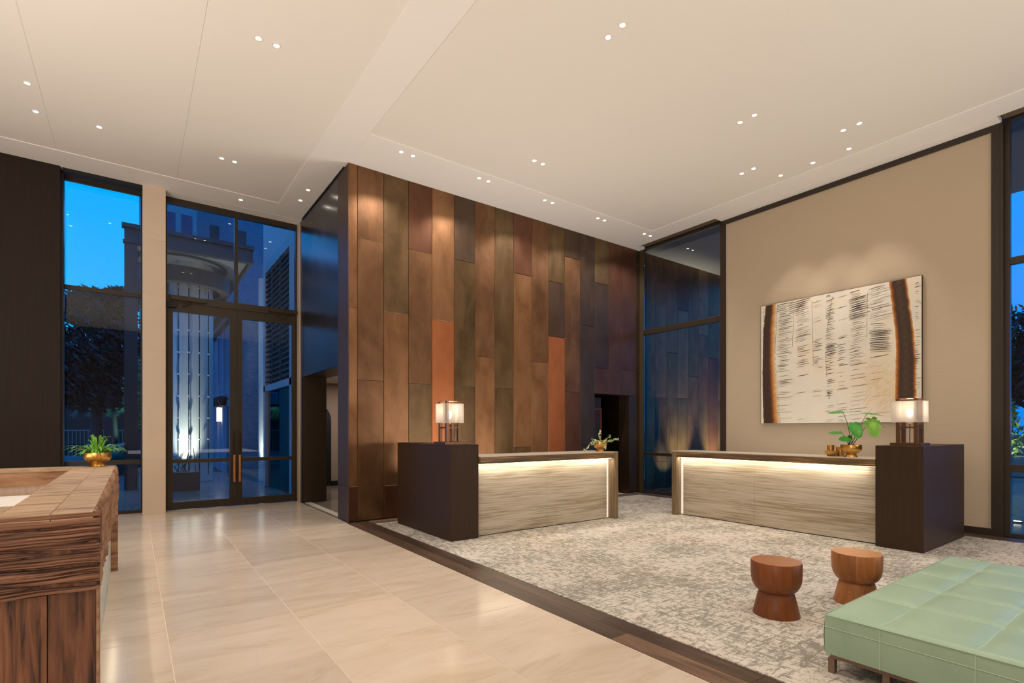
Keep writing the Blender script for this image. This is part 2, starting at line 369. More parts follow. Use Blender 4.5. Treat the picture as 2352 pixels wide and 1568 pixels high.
# smoked oak border: two planks wide along the tiles, one/two along the far walls
for x0, x1, off in ((2.7665, 2.955, 0.), (2.955, 3.12, 1.3)):
    y = -4.6+off
    cuts = [-4.9, -3.1+off*.3, -1.0+off*.2, 1.2+off*.35] + ([2.6, 4.36, 6.40] if off == 0 else [2.9, 4.80]) + [YC-.005]
    for a, c in zip(cuts, cuts[1:]): tile(x0, x1, a, c, M_plank, name='plank', gg=.0012)
for y0, y1 in ((7.97, 8.145), (8.145, 8.313)):
    cuts = [3.12, 4.9, 6.7, 8.4, 9.80] if y0 < 8 else [3.12, 4.2, 5.9, 7.7, 9.80]
    for a, c in zip(cuts, cuts[1:]): tile(a, c, y0, y1, M_plankx, name='plank', gg=.0012)
for x0, x1 in ((9.47, 9.65), (9.65, 9.825)):
    cuts = [-4.9, -3, -1., .8, 2.6, 4.5, 6.2, 7.97] if x0 < 9.6 else [-4.9, -2., 0, 1.9, 3.7, 5.6, 7.1, 7.97]
    for a, c in zip(cuts, cuts[1:]): tile(x0, x1, a, c, M_plank, name='plank', gg=.0012)
carpet = MB().box(3.122, 9.468, -4.9, 7.968, -.02, .006).obj('carpet', M_carpet)
tag(carpet, 'beige and grey distressed carpet laid under the reception desks', 'carpet')

# ================================================================== CEILING
ceil = struct('ceiling', MB().box(-6.2, 10.1, -5.2, 11.7, CZ+.16, CZ+.3), M_ceil)
bd = MB()
bd.box(-6, 2.24, 10.60, 11.2, CZ, CZ+.15); bd.box(-6, 2.84, 11.2, 11.62, CZ, CZ+.15); bd.box(2.24, 2.785, -5, 11.2, CZ, CZ+.15)
bd.box(2.785, 9.10, 7.33, 8.5, CZ, CZ+.15); bd.box(9.10, 9.60, -5, 8.5, CZ, CZ+.15)
bd.box(9.60, 9.86, 1.85, 6.14, CZ, CZ+.15); bd.box(9.60, 9.86, 8.15, 8.5, CZ, CZ+.15)
struct('ceiling_border', bd, M_ceil2, ceil, bevel=.006)
for x0, x1 in ((-6, -.951), (-.949, .609), (.611, 2.24)):
    struct('ceiling_panel', bx(x0, x1, -5, 10.60, CZ+.012, CZ+.15), M_ceil, ceil)
struct('ceiling_panel', bx(2.785, 9.10, -5, 7.33, CZ+.012, CZ+.15), M_ceil, ceil)
# bronze blind pockets over the lounge windows
for y0, y1 in ((-5, 1.85), (6.14, 8.15)):
    o = struct('blind_pocket', MB().box(9.601, 9.95, y0+.002, y1-.002, CZ+.10, CZ+.14).box(9.601, 9.612, y0+.002, y1-.002, CZ+.002, CZ+.10).box(9.66, 9.85, y0+.02, y1-.02, CZ+.045, CZ+.098), plain('pocket_bronze', (.15, .10, .055), .5), ceil)

# ================================================================== COPPER WALL (wall_back) and its panels
wallb = estruct('wall_back', (XC, YC, 0))
M_back = plain('copper_joint_shadow_gap', (.02, .010, .006), .6, .3)
def wb(x0, x1, y0, y1, z0, z1, name='wall_core', mat=M_back):
    return bx(x0-XC, x1-XC, y0-YC, y1-YC, z0, z1).obj(name, mat, wallb)
OX0, OX1, OZ = 8.341, 9.495, 2.309
wb(2.815, OX0-.012, YC+.012, YC+.30, 0, CZ+.02); wb(OX1+.012, 9.86, YC+.012, YC+.30, 0, CZ+.02); wb(OX0-.012, OX1+.012, YC+.012, YC+.30, OZ+.012, CZ+.02)
seams = [2.807, 2.953] + [2.953+.4505*k for k in range(1, 16)] + [9.85]
seams[-2] = 9.71
TINT = {0: ['tan', 'tan', 'maroon'], 1: ['brown', 'brown', 'brown'], 2: ['olive', 'tan', 'maroon'], 3: ['maroon', 'brown', 'olive'],
        4: ['tan', 'orange'], 5: ['dark', 'olive', 'olive'], 6: ['brown', 'tan'], 7: ['olive', 'olive'], 8: ['maroon', 'tan', 'olive'],
        9: ['brown', 'tan'], 10: ['olive', 'dark', 'orange'], 11: ['dark', 'brown', 'maroon'], 12: ['dark', 'dark', 'dark'],
        13: ['olive', 'dark', 'maroon'], 14: ['maroon'], 15: ['maroon', 'maroon'], 16: ['dark']}
JN = {0: [3.476, .581], 1: [4.632, 2.31], 2: [3.476, .565], 3: [4.626, 2.305], 4: [3.46], 5: [4.622, 2.305], 6: [2.882], 7: [2.305],
      8: [4.615, 1.15], 9: [2.884], 10: [4.606, 3.453], 11: [5.207, 2.313], 12: [3.794, 1.145], 13: [4.8, 2.886], 14: [], 15: [2.902], 16: []}
def cpanel(x0, x1, z0, z1, kind, parent=wallb, y=YC, ox=XC, oy=YC, tilt=.0016):
    a, c = random.uniform(-tilt, tilt), random.uniform(-tilt, tilt)
    gx = .0028; gz = .003; w, h = (x1-x0)/2-gx, (z1-z0)/2-gz
    b = .003; yo = lambda X, Z: a*X+c*Z
    vs = []
    for (sx, sz, ins, dy) in [(sx, sz, ins, dy) for ins, dy in ((0, .010), (0, b), (b, 0)) for sx, sz in ((-1,-1),(1,-1),(1,1),(-1,1))]:
        X, Z = sx*(w-ins), sz*(h-ins); vs.append((X, dy + (yo(X, Z) if dy < .01 else 0), Z))
    fs = [(8,9,10,11)] + [(i, (i+1)%4, 4+(i+1)%4, 4+i) for i in range(4)] + [(4+i, 4+(i+1)%4, 8+(i+1)%4, 8+i) for i in range(4)]
    o = MB().add(vs, fs).obj('copper_panel', copper(kind), parent)
    o.location = ((x0+x1)/2-ox, y-oy, (z0+z1)/2); return o
for k in range(17):
    x0, x1 = seams[k], seams[k+1]
    zs = [CZ+.01] + JN[k] + [.012]; tn = TINT[k]
    for i in range(len(zs)-1):
        z1, z0 = zs[i], zs[i+1]; kd = tn[min(i, len(tn)-1)]
        if x1 > OX0+.03 and x0 < OX1-.03:         # over the opening
            if z1 <= OZ: continue
            z0 = max(z0, OZ)
            cpanel(x0, x1, z0, z1, kd)
            if x1 > OX1 and x0 < OX1: cpanel(OX1, x1, .012, OZ, 'dark')
        else: cpanel(x0, x1, z0, z1, kd)
# slim raised edges of the corner sheet
struct('corner_edge', bx(-.004, .012, -.004, .012, .0, CZ+.005), copper('brown'), wallb)
# reveal of the far doorway
rv = MB().box(OX1-XC, OX1+.011-XC, .014, .32, .0, OZ).box(OX0-.011-XC, OX0-XC, .014, .32, 0, OZ).box(OX0-XC, OX1-XC, .014, .32, OZ, OZ+.011)
rv.obj('reveal', copper('dark'), wallb)

# side face of the block
walls = estruct('wall_side', (XC, YC, 0))
SY0, SY1, SZ = 8.858, 11.157, 2.58
M_sk = M_sidemetal
def ws_(x0, x1, y0, y1, z0, z1, name, mat, **k): return bx(x0-XC, x1-XC, y0-YC, y1-YC, z0, z1).obj(name, mat, walls, **k)
ws_(XC+.012, XC+.46, YC+.30, SY0-.012, 0, CZ+.02, 'wall_core', M_back)
ws_(XC+.012, XC+.46, SY1+.012, EF+.2, 0, CZ+.02, 'wall_core', M_back)
ws_(XC+.012, XC+.46, SY0-.012, SY1+.012, SZ+.012, CZ+.02, 'wall_core', M_back)
M_strip = plain('dark_copper_return', (.075, .042, .026), .5, .3)
ws_(XC, XC+.011, YC+.010, SY0-.003, .01, .575, 'copper_panel', M_strip)
ws_(XC, XC+.011, YC+.010, SY0-.003, .581, CZ, 'copper_panel', M_strip)
ws_(XC, XC+.011, SY0, EF-.02, SZ, CZ, 'polished_panel', M_sidemetal)
ws_(XC, XC+.011, SY1, EF-.02, 0, SZ-.004, 'polished_panel', M_dtrim)
M_jamb = plain('brown_portal_lining', (.040, .026, .014), .4)
ws_(XC+.002, XC+.49, SY1, SY1+.011, 0, SZ, 'reveal', M_jamb); ws_(XC+.002, XC+.49, SY0-.011, SY0, 0, SZ, 'reveal', M_jamb)
ws_(XC+.002, XC+.49, SY0, SY1, SZ, SZ+.011, 'reveal', M_jamb)
# pale strip where the block meets the entrance frame
struct('trim_1', MB().box(2.79, 2.806, EF-.24, EF-.02, 0, CZ).box(2.785, 2.79, EF-.2, EF-.1, 1.36, 1.5), M_pier)

# corridor inside the block
cor = estruct('corridor', (5.0, 12.5, 0))
def cb_(x0, x1, y0, y1, z0, z1, name, mat): return bx(x0-5., x1-5., y0-12.5, y1-12.5, z0, z1).obj(name, mat, cor)
M_cf = grain('corridor_stone', [(.3, (.20, .17, .14)), (.6, (.30, .26, .21))], (2, 2, 2), rough=.15, detail=6)
cb_(2.83, 9.8, 8.63, 14.4, -.1, -.005, 'corridor_floor', M_cf)
cb_(2.86, 2.98, 8.87, 11.15, -.004, .002, 'threshold_strip', plain('pale_stone_strip', (.66, .60, .47), .35))
cb_(3.27, 9.8, 8.63, 14.4, 2.75, 2.85, 'corridor_ceiling', M_ceil2)
M_cw = plain('corridor_wall_paint', (.42, .32, .25), .8)
cb_(3.27, 9.8, 14.2, 14.35, 0, 2.75, 'corridor_wall', M_cw); cb_(9.8, 9.9, 8.62, 14.35, 0, 6.2, 'corridor_wall', M_darkwall); cb_(8.0, 8.1, 8.63, 14.2, 0, 2.75, 'corridor_wall', M_darkwall)
cb_(3.0, 3.27, 11.73, 14.2, 0, 2.75, 'corridor_wall', M_cw)
pts = [(3.9, 0), (4.31, 0), (4.31, 1.75)] + [(4.31-.35*(1-math.cos(a))*.9, 1.75+.40*math.sin(a)) for a in [PI/12*i for i in range(1, 7)]] + [(3.6, 2.15), (3.6, 0)]
MB().add([(x-5, 14.17-12.5, z) for x, z in pts]+[(x-5, 14.198-12.5, z) for x, z in pts],
   [tuple(range(len(pts)))]+[(i, i+len(pts), (i+1)%len(pts)+len(pts), (i+1)%len(pts)) for i in range(len(pts))]).obj('arched_opening', M_blackframe, cor)
cb_(4.312, 8, 14.14, 14.2, 0, .12, 'skirting', M_blackframe)
area('corridor_light', (4.6, 12.6, 2.7), 1.0, 26)
# inner doorway leaf behind the opening of the copper wall
d2 = estruct('door_2', (8.35, 8.66, 0))
bx(0, .55, 0, .045, .0, 2.25).obj('door_leaf', copper('dark'), d2)
MB().box(.53, .565, -.012, .0, 0, 2.0).box(0, .53, -.012, 0, 1.97, 2.0).obj('door_frame', copper('orange'), d2)

# ================================================================== CREAM WALL (right) + windows
wallr = struct('wall_right', MB().box(XA+.012, XA+.25, 1.88, 6.15, 0, CZ+.02), M_cream)
M_ext = plain('exterior_dark_wall', (.03, .03, .035), .7)
tr = MB(); tr.box(XA-.01, XA+.03, 1.955-.09, 6.155, 5.71, CZ); tr.box(XA-.01, XA+.03, 6.04, 6.155, .1, 5.71); tr.box(XA-.01, XA+.03, 1.865, 1.955, .1, 5.71)
struct('trim_2', tr, M_dtrim, bevel=.003)
struct('trim_3', MB().box(XA-.01, XA+.30, 1.83, 1.8645, 0, CZ), M_dtrim)
struct('baseboard_right', MB().box(XA-.012, XA+.03, 1.865, 6.155, 0, .1), M_dtrim)
def window(name, axis, a0, a1, c, z0, z1, rails, mulls=(), fw=.055, dep=.09, jamb=None):
    """glazed frame in plane x=c (axis 'y') or y=c (axis 'x'); rails: list of (z0,z1)"""
    w = estruct(name, (c, a0, 0) if axis == 'y' else (a0, c, 0))
    def put(b0, b1, d0, d1, q0, q1, nm, mat, **k):
        if axis == 'y': return bx(d0, d1, b0-a0, b1-a0, q0, q1).obj(nm, mat, w, **k)
        return bx(b0-a0, b1-a0, d0, d1, q0, q1).obj(nm, mat, w, **k)
    put(a0, a0+fw, -dep/2, dep/2, z0, z1, 'frame_stile', M_frame, bevel=.003); put(a1-fw, a1, -dep/2, dep/2, z0, z1, 'frame_stile', M_frame, bevel=.003)
    put(a0+fw, a1-fw, -dep/2, dep/2, z1-.07, z1, 'frame_head', M_frame); put(a0+fw, a1-fw, -dep/2, dep/2, z0, z0+.05, 'frame_sill', M_frame)
    for r0, r1 in rails: put(a0+fw, a1-fw, -dep/2, dep/2, r0, r1, 'frame_rail', M_frame, bevel=.003)
    for m0, m1, q0, q1 in mulls: put(m0, m1, -dep/2, dep/2, q0, q1, 'mullion', M_frame)
    zs = [z0+.05] + [q for r in sorted(rails) for q in r] + [z1-.07]
    for i in range(0, len(zs), 2):
        xs_ = [a0+fw]
        for m0, m1, q0, q1 in mulls:
            if q0 <= zs[i]+.01 and q1 >= zs[i+1]-.01: xs_ += [m0, m1]
        xs_.append(a1-fw)
        for j in range(0, len(xs_), 2):
            put(xs_[j]+.001, xs_[j+1]-.001, .006, .014, zs[i]+.001, zs[i+1]-.001, 'pane', M_glass)
    return w
window('window_2', 'y', 6.16, 8.30, 9.95, .0, CZ+.1, [(3.77, 3.885), (.89, .955)])
window('window_3', 'y', -5.0, 1.83, 9.95, .0, CZ+.1, [(3.81, 3.905), (.91, 1.015)], mulls=[(-1.1, -1.03, 0, 5.9)])
# stepped bronze jambs at the copper end of window 2
struct('trim_4', MB().box(9.85, 9.905, 8.255, 8.312, 0, CZ+.1).box(9.862, 9.90, 8.215, 8.255, 0, CZ+.1), plain('olive_bronze', (.11, .085, .045), .35, .5))
struct('wall_right_end', MB().box(XA+.02, 10.15, -5.3, -5.0, 0, CZ+.1), M_cream)

# ================================================================== ENTRANCE SIDE (left): dark wall, window, pier, doors
struct('wall_left', MB().box(-6, -.957, 11.20, 11.45, 0, CZ+.01), M_darkwall, bevel=.003)
struct('trim_5', MB().box(-.957, -.93, 11.34, 11.45, 0, CZ), M_dtrim)
window('window_1', 'x', -.957, .139, 11.58, 0, CZ+.0, [(3.885, 3.955), (.885, .96)], fw=.022, dep=.08)
struct('blind_cassette', MB().box(-.93, .138, 11.22, 11.40, CZ-.055, CZ-.002), M_blackframe, kind='structure')
pier = estruct('wall_pier', (.139, 11.197, 0))
pier['kind'] = 'structure'
zj = [0, .971, 1.937, 2.903, 3.884, 4.866, CZ+.005]
for z0, z1 in zip(zj, zj[1:]): bx(0, .337, 0, .40, z0+.0012, z1-.0012).obj('stone_panel', M_pier, pier)
bx(.004, .333, .004, .45, 0, CZ).obj('pier_core', M_grout, pier)
# double entrance doors with a glazed transom
dr = estruct('door_1', (.475, EF, 0))
DX0, DX1, DM = .478, 2.79, 1.649
def dput(x0, x1, y0, y1, z0, z1, nm, mat, par=dr, **k): return bx(x0-.475, x1-.475, y0, y1, z0, z1).obj(nm, mat, par, **k)
dput(DX0, DX0+.035, -.04, .08, 0, CZ, 'frame_stile', M_frame); dput(DX1-.03, DX1, -.04, .08, 0, CZ, 'frame_stile', M_frame)
dput(DX0+.035, DX1-.03, -.04, .08, CZ-.1, CZ, 'frame_head', M_frame); dput(DX0+.035, DX1-.03, -.045, .08, 3.865, 4.0, 'transom', M_frame)
dput(DM-.03, DM+.03, -.04, .08, 4.0, CZ-.1, 'mullion', M_frame)
dput(DX0+.035, DM-.03, .02, .028, 4.0, CZ-.1, 'pane', M_glass); dput(DM+.03, DX1-.03, .02, .028, 4.0, CZ-.1, 'pane', M_glass)
for x0, x1, g0, g1 in ((DX0+.037, DM-.003, .602, 1.535), (DM+.003, DX1-.032, 1.757, 2.69)):
    lf = bx(x0-.475, g0-.475, -.03, .03, .012, 3.862).obj('door_leaf', M_frame, dr, bevel=.002)
    for (a, c, e, f) in ((g1, x1, .012, 3.862), (g0, g1, .012, .15), (g0, g1, 3.695, 3.862), (g0, g1, .875, .945)):
        bx(a-.475, c-.475, -.03, .03, e, f).obj('door_rail', M_frame, lf)
    for e, f in ((.15, .875), (.945, 3.695)): bx(g0-.475, g1-.475, -.004, .004, e, f).obj('pane', M_glass, lf)
M_handle = plain('handle_leather', (.48, .20, .07), .45); M_hd = plain('handle_dark', (.05, .025, .015), .4, .5)
for hx in (1.607, 1.703):
    h = MB().tube([(hx-.475, -.105, 1.0), (hx-.475, -.105, 1.46)], .013, 10).obj('door_handle', M_hd, dr)
    for e, f in ((.48, .655), (.66, .835), (.84, 1.01)): MB().lathe([(.019, e), (.022, e+.006), (.022, f-.006), (.019, f)], hx-.475, -.105, 14).obj('grip', M_handle, h, smooth=False)
    MB().tube([(hx-.475, -.105, .60), (hx-.475, -.03, .60)], .009, 8).tube([(hx-.475, -.105, 1.32), (hx-.475, -.03, 1.32)], .009, 8).obj('standoff', M_hd, h)
for x0, x1, kx in ((.56, 1.14, .88), (2.24, 2.78, 2.58)):
    cl = dput(x0, x1, -.115, -.045, 3.90, 3.975, 'door_closer', M_frame, bevel=.004)
    MB().tube([(kx-.475, -.09, 3.90), (kx-.475-.05, -.11, 3.83), (kx-.475-.13, -.05, 3.80)], .012, 6).obj('closer_arm', M_frame, cl)
dput(.50, .66, -.10, -.04, 3.76, 3.84, 'door_sensor', M_blackframe, bevel=.006)

# back of the room (behind the camera), so that metal and glass have a room to mirror
M_rear = plain('rear_wall_paint', (.16, .11, .075), .7)
struct('wall_rear', MB().box(-6.2, 10.1, -5.2, -5.0, 0, CZ+.02), M_rear)
struct('wall_west', MB().box(-6.2, -6.0, -5.2, 11.45, 0, CZ+.02), M_rear)

# ================================================================== RECEPTION DESKS
M_core = plain('desk_core', (.05, .04, .03), .7)
def desk(name, label, loc, rz, length, seam, top):
    """local frame: +x runs along the visitor side, -y faces the visitor; x=0 at the pedestal end"""
    t = thing(name, label, 'reception desk', loc, rz, 'stone reception desks')
    L = length; dz = .105; dl = .09
    bx(0, L, 0, .60, top-.012, top).obj('worktop', M_dtop, t, bevel=.002)
    bx(0, L-dl, 0, .60, top-dz, top-.0125).obj('edge_band', M_edge, t)
    bx(L-dl, L, 0, .60, 0, top-.0125).obj('end_leg', M_edgev, t)
    bx(.0, L-dl-.001, .20, .56, .0, top-dz-.001).obj('carcass', M_core, t)
    for a, c in ((0, seam), (seam, L-dl-.055)): bx(a+.001, c-.001, .125, .15, .012, top-dz-.001).obj('front_panel', M_trav, t)
    bx(0.002, L-dl-.02, .05, .066, top-dz-.006, top-dz-.001).obj('light_strip', M_led, t)
    bx(L-dl-.052, L-dl-.002, .14, .15, .012, top-dz-.002).obj('end_return', M_glow, t)
    for nm, lx, ly, lz, sx, p in (('desk_light', (L-.1)/2, .062, top-dz-.012, L-.15, 7*L/2.6),):
        d = bpy.data.lights.new(nm, 'AREA'); d.shape = 'RECTANGLE'; d.size = sx; d.size_y = .03; d.energy = p; d.color = (1, .90, .74)
        o = bpy.data.objects.new(nm, d); COL.objects.link(o); o.parent = t; o.location = (lx, ly, lz); o.rotation_euler = (math.radians(8), 0, 0)
    return t
M_edgev = grain('brown_vein_stone', [(.35, (.12, .08, .045)), (.5, (.20, .14, .08)), (.7, (.30, .21, .12))], (26., 26., 1.6), rough=.3, detail=7, dist=.5)
def desk_led(): pass
desk('reception_desk', 'travertine front reception desk standing before the copper wall, ivy bowl on its end', (3.859, 6.03, .0065), 0, 2.752, 1.30, 1.125)
desk2 = desk('reception_desk', 'travertine front reception desk below the large painting, brass bowls on top', (7.70, 5.765, .0065), -PI/2, 5.765-2.652, 1.67, 1.122)
# second desk is mirrored: pedestal at its near end
for ch in desk2.children:
    if ch.type == 'MESH':
        me = ch.data.copy(); L = 5.765-2.652
        for v in me.vertices: v.co.x = L - v.co.x
        me.flip_normals(); ch.data = me
def pedestal(label, x0, x1, y0, y1, h):
    t = thing('pedestal', label, 'pedestal', (x0, y0, .0065))
    w, d = x1-x0, y1-y0
    bx(.0, w, 0, d, h-.02, h).obj('top_panel', M_ped, t, bevel=.0015)
    bx(.0, w, .0, d, .004, h-.0205).obj('body', M_ped, t, bevel=.0015)
    return t
pedestal('tall dark oak block at the end of the desk by the copper wall', 3.42, 3.858, 6.077, 7.80, 1.291)
pedestal('tall dark oak block at the end of the desk by the painting', 7.71, 9.36, 2.146, 2.651, 1.291)

# ================================================================== TABLE LAMPS
def lamp(label, x, y, z):
    t = thing('table_lamp', label, 'lamp', (x, y, z), 0, 'table lamps on the dark pedestals')
    bx(-.165, .165, -.165, .165, 0, .034).obj('base', M_bronze, t, bevel=.002)
    for sx in (-1, 1):
        for sy in (-1, 1): bx(sx*.095-.021, sx*.095+.021, sy*.095-.021, sy*.095+.021, .034, .60).obj('post', M_bronze, t, bevel=.001)
    MB().box(-.079, .079, .084, .106, .222, .242).box(-.079, .079, -.106, -.084, .222, .242).box(-.106, -.084, -.075, .075, .222, .242).box(.084, .106, -.075, .075, .222, .242).box(-.02, .02, -.084, .084, .224, .240).obj('cross_bar', M_bronze, t)
    # plus-shaped fabric shade, open top and bottom
    a, b = .165, .115
    out = [(-b,-a),(b,-a),(b,-b),(a,-b),(a,b),(b,b),(b,a),(-b,a),(-b,b),(-a,b),(-a,-b),(-b,-b)]
    m = MB(); n = len(out)
    m.add([(x_, y_, .30) for x_, y_ in out]+[(x_, y_, .57) for x_, y_ in out], [(i, (i+1)%n, n+(i+1)%n, n+i) for i in range(n)])
    sh = m.obj('lamp_shade', M_shade, t)
    for zz in (.30, .567):
        rim = MB()
        for i in range(n):
            p, q = out[i], out[(i+1)%n]; rim.box(min(p[0],q[0])-.0025, max(p[0],q[0])+.0025, min(p[1],q[1])-.0025, max(p[1],q[1])+.0025, zz-.002, zz+.004)
        rim.obj('shade_rim', plain('shade_piping', (.75, .62, .5), .6), sh)
    MB().lathe([(.125, .598), (.13, .600), (.13, .606), (.125, .608)], 0, 0, 40).obj('top_disc', plain('lamp_top_bronze', (.50, .28, .15), .3, .8), t)
    MB().lathe([(.0, .355), (.022, .375), (.036, .41), (.034, .44), (.02, .462), (.0, .468)], 0, 0, 18, cap=False).obj('bulb', M_bulb, t, smooth=True)
    MB().lathe([(.016, .28), (.018, .30), (.018, .36)], 0, 0, 12).obj('socket', plain('socket_ivory', (.8, .6, .42), .4), t)
    MB().tube([(0, 0, .28), (.004, 0, .2), (-.006, .0, .12), (.0, .0, .036)], .004, 6).obj('cord', M_cord, t)
    d = bpy.data.lights.new('lamp_light', 'POINT'); d.energy = 2.4; d.color = (1, .80, .56); d.shadow_soft_size = .04
    o = bpy.data.objects.new('lamp_light', d); COL.objects.link(o); o.parent = t; o.location = (0, 0, .49)
    return t
l1 = lamp('bronze four-post table lamp glowing before the copper wall', 3.640, 6.50, 1.297)
l2 = dup(l1, (8.10, 2.40, 1.297), 0, 'bronze four-post table lamp glowing below the painting')

# ================================================================== BRASS BOWLS AND PLANTS
RV = Vector((math.cos(TH), -math.sin(TH), 0)); FV = Vector((math.sin(TH), math.cos(TH), 0)); ZV = Vector((0, 0, 1))
def footbowl(parent, r, h, name='bowl', mat=None):
    prof = [(.0, 0), (r*.62, 0), (r*.60, h*.04), (r*.47, h*.22), (r*.50, h*.27), (r*.80, h*.40), (r*.97, h*.58), (r, h*.78), (r*.985, h), (r*.95, h), (r*.955, h*.8), (r*.9, h*.6), (r*.5, h*.42), (0, h*.40)]
    o = MB().lathe(prof, 0, 0, 48, cap=False).obj(name, mat or M_gold, parent); smooth_angle(o, 35); return o
def leaf_blade(path, width, mat, parent, name='leaf', wfun=None, up=ZV, fold=.25, seg=None):
    """ribbon leaf along a path with a centre fold"""
    pts = [Vector(p) for p in path]; n = len(pts); vs = []; fs = []
    for i, p in enumerate(pts):
        t = (pts[min(i+1,n-1)]-pts[max(i-1,0)]).normalized(); s_ = t.cross(up)
        s_ = s_.normalized() if s_.length > 1e-4 else RV.copy(); nn = s_.cross(t)
        u = i/(n-1); w = width*(wfun(u) if wfun else math.sin(PI*min(1, .12+u*.88))**.6)
        vs += [p-s_*w+nn*w*fold, p, p+s_*w+nn*w*fold]
    for i in range(n-1):
        a = i*3; fs += [(a, a+1, a+4, a+3), (a+1, a+2, a+5, a+4)]
    m = MB().add(vs, fs); return m.obj(name, mat, parent, smooth=True) if parent else m
# fern on the timber counter
fern = thing('potted_fern', "potted bird's nest fern in a brass footed bowl on the timber counter", 'plant', (-.296, 6.93, 1.1215))
footbowl(fern, .120, .142)
MB().lathe([(0, .118), (.10, .118), (.112, .11)], 0, 0, 24, cap=False).obj('soil', M_soil, fern)
rf = random.Random(3)
for i in range(72):
    a = 2*PI*i/72 + rf.uniform(-.15, .15); reach = rf.uniform(.10, .265); hi = rf.uniform(.025, .09); k = rf.random()
    if k < .2: reach *= .35; hi = rf.uniform(.10, .155)
    base = Vector((math.cos(a)*.03, math.sin(a)*.03, .12)); d = Vector((math.cos(a), math.sin(a), 0))
    pts = []
    for j in range(7):
        u = j/6; pts.append(base+d*reach*(u**.9)+ZV*(hi*math.sin(PI*min(1, u*.62))*1.35-(.045*u**3 if reach > .1 else 0)))
    leaf_blade(pts, rf.uniform(.0065, .0105), M_fern, fern, wfun=lambda u: .45+.75*math.sin(PI*min(1, u*.85+.05)) if u < .97 else .15)
# ivy bowl on desk 1
ivy = thing('potted_ivy', 'variegated trailing ivy in a brass bowl on the desk end', 'plant', (6.40, 6.24, 1.1320))
footbowl(ivy, .118, .168)
MB().lathe([(0, .15), (.10, .15), (.113, .14)], 0, 0, 24, cap=False).obj('soil', M_soil, ivy)
px = .00741
def ivec(dx, dy, dd=0.): return RV*dx*px + ZV*(dy*px) + FV*dd    # offsets from bowl base centre, in pixels of the photo at its distance
iv_paths = [[(-6,22,-.05),(-16,24,-.08),(-24,18,-.1),(-30,10,-.1),(-34,3,-.08),(-40,4.0,-.07)], [(-2,22,0),(-2,32,0),(-1,42,0),(0,48,0)],
            [(5,22,-.02),(12,28,-.03),(20,33,-.03),(24,38,-.02)], [(8,21,-.03),(18,23,-.06),(27,27,-.08),(34,29,-.08),(40,27,-.07)],
            [(4,21,-.08),(7,17,-.135),(8,10,-.15),(9,5.2,-.145)], [(-6,22,-.02),(-12,26,-.05),(-20,27,-.05)], [(-4,22,-.05),(-14,22,-.1),(-22,14,-.13)]]
vine = MB(); lv = MB(); ri = random.Random(5)
for P_ in iv_paths:
    pts = [ivec(*p) for p in P_]; vine.tube(pts, .0018, 5)
    for i in range(len(pts)-1):
        for j in range(9):
            c = pts[i].lerp(pts[i+1], j/9)+Vector([ri.uniform(-.013, .013) for _ in range(3)])
            nrm = Vector((ri.uniform(-1, 1), ri.uniform(-1, .2), ri.uniform(.1, 1))).normalized(); a = nrm.orthogonal().normalized(); a = Matrix.Rotation(ri.uniform(0, 6.28), 3, nrm) @ a; b = nrm.cross(a)
            s_ = ri.uniform(.012, .020); sh = [(0, -1), (.75, -.45), (.45, 0), (.6, .5), (0, 1.1), (-.6, .5), (-.45, 0), (-.75, -.45)]
            lv.add([c+a*x*s_+b*y*s_ for x, y in sh], [(0,1,2,3,4,5,6,7)])
for j in range(90):
    a = ri.uniform(0, 6.28); r = ri.uniform(0, .10); c = Vector((math.cos(a)*r, math.sin(a)*r, .155+ri.uniform(0, .035))); nrm = Vector((ri.uniform(-.7, .7), ri.uniform(-.7, .7), 1)).normalized(); a_ = nrm.orthogonal().normalized(); b = nrm.cross(a_); s_ = ri.uniform(.011, .018)
    lv.add([c+a_*x*s_+b*y*s_ for x, y in [(0, -1), (.75, -.45), (.45, 0), (.6, .5), (0, 1.1), (-.6, .5), (-.45, 0), (-.75, -.45)]], [(0,1,2,3,4,5,6,7)])
vine.obj('vines', M_stem, ivy, kind='stuff'); lv.obj('foliage', M_ivy, ivy, kind='stuff')
# monstera on desk 2
mon = thing('potted_monstera', 'young monstera in a hammered brass footed bowl on the desk', 'plant', (7.95, 3.02, 1.1290))
footbowl(mon, .127, .165)
MB().lathe([(0, .145), (.11, .145), (.12, .14)], 0, 0, 24, cap=False).obj('soil', M_soil, mon)
pm = .00598
def mvec(dx, dy, dd=0.): return RV*dx*pm/1.0 + ZV*(dy*pm) + FV*dd
def heart(parent, c, tip_dir, nrm, size, mat, notch=0, aspect=.85, droop=.18):
    nrm = nrm.normalized(); t = (tip_dir-nrm*tip_dir.dot(nrm)).normalized(); s_ = t.cross(nrm)
    NA = 48; rim = []
    for i in range(NA):
        a = -PI+2*PI*i/NA                     # 0 = tip
        r = .5*(1+.28*math.cos(a)) + .30*max(0, math.cos(a))**6
        if abs(abs(a)-PI) < .45: r *= .45+.55*abs(abs(a)-PI)/.45
        if notch and .5 < abs(a) < 2.4 and (i % 5 == 0): r *= .55
        x = math.sin(a)*r*aspect*size*1.15; y = math.cos(a)*r*size
        rim.append(c + s_*x + t*y + nrm*(-droop*(abs(x)**1.5/size**.5+max(0, y)**1.6/size**.6)))
    mid = [c + s_*(math.sin(-PI+2*PI*i/NA)*.25*size) + t*(math.cos(-PI+2*PI*i/NA)*.22*size) for i in range(NA)]
    vs = [c - nrm*.004] + mid + rim
    fs = [(0, 1+i, 1+(i+1)%NA) for i in range(NA)] + [(1+i, 1+NA+i, 1+NA+(i+1)%NA, 1+(i+1)%NA) for i in range(NA)]
    o = MB().add(vs, fs).obj('leaf', mat, parent, smooth=True)
    return o
toCam = -FV
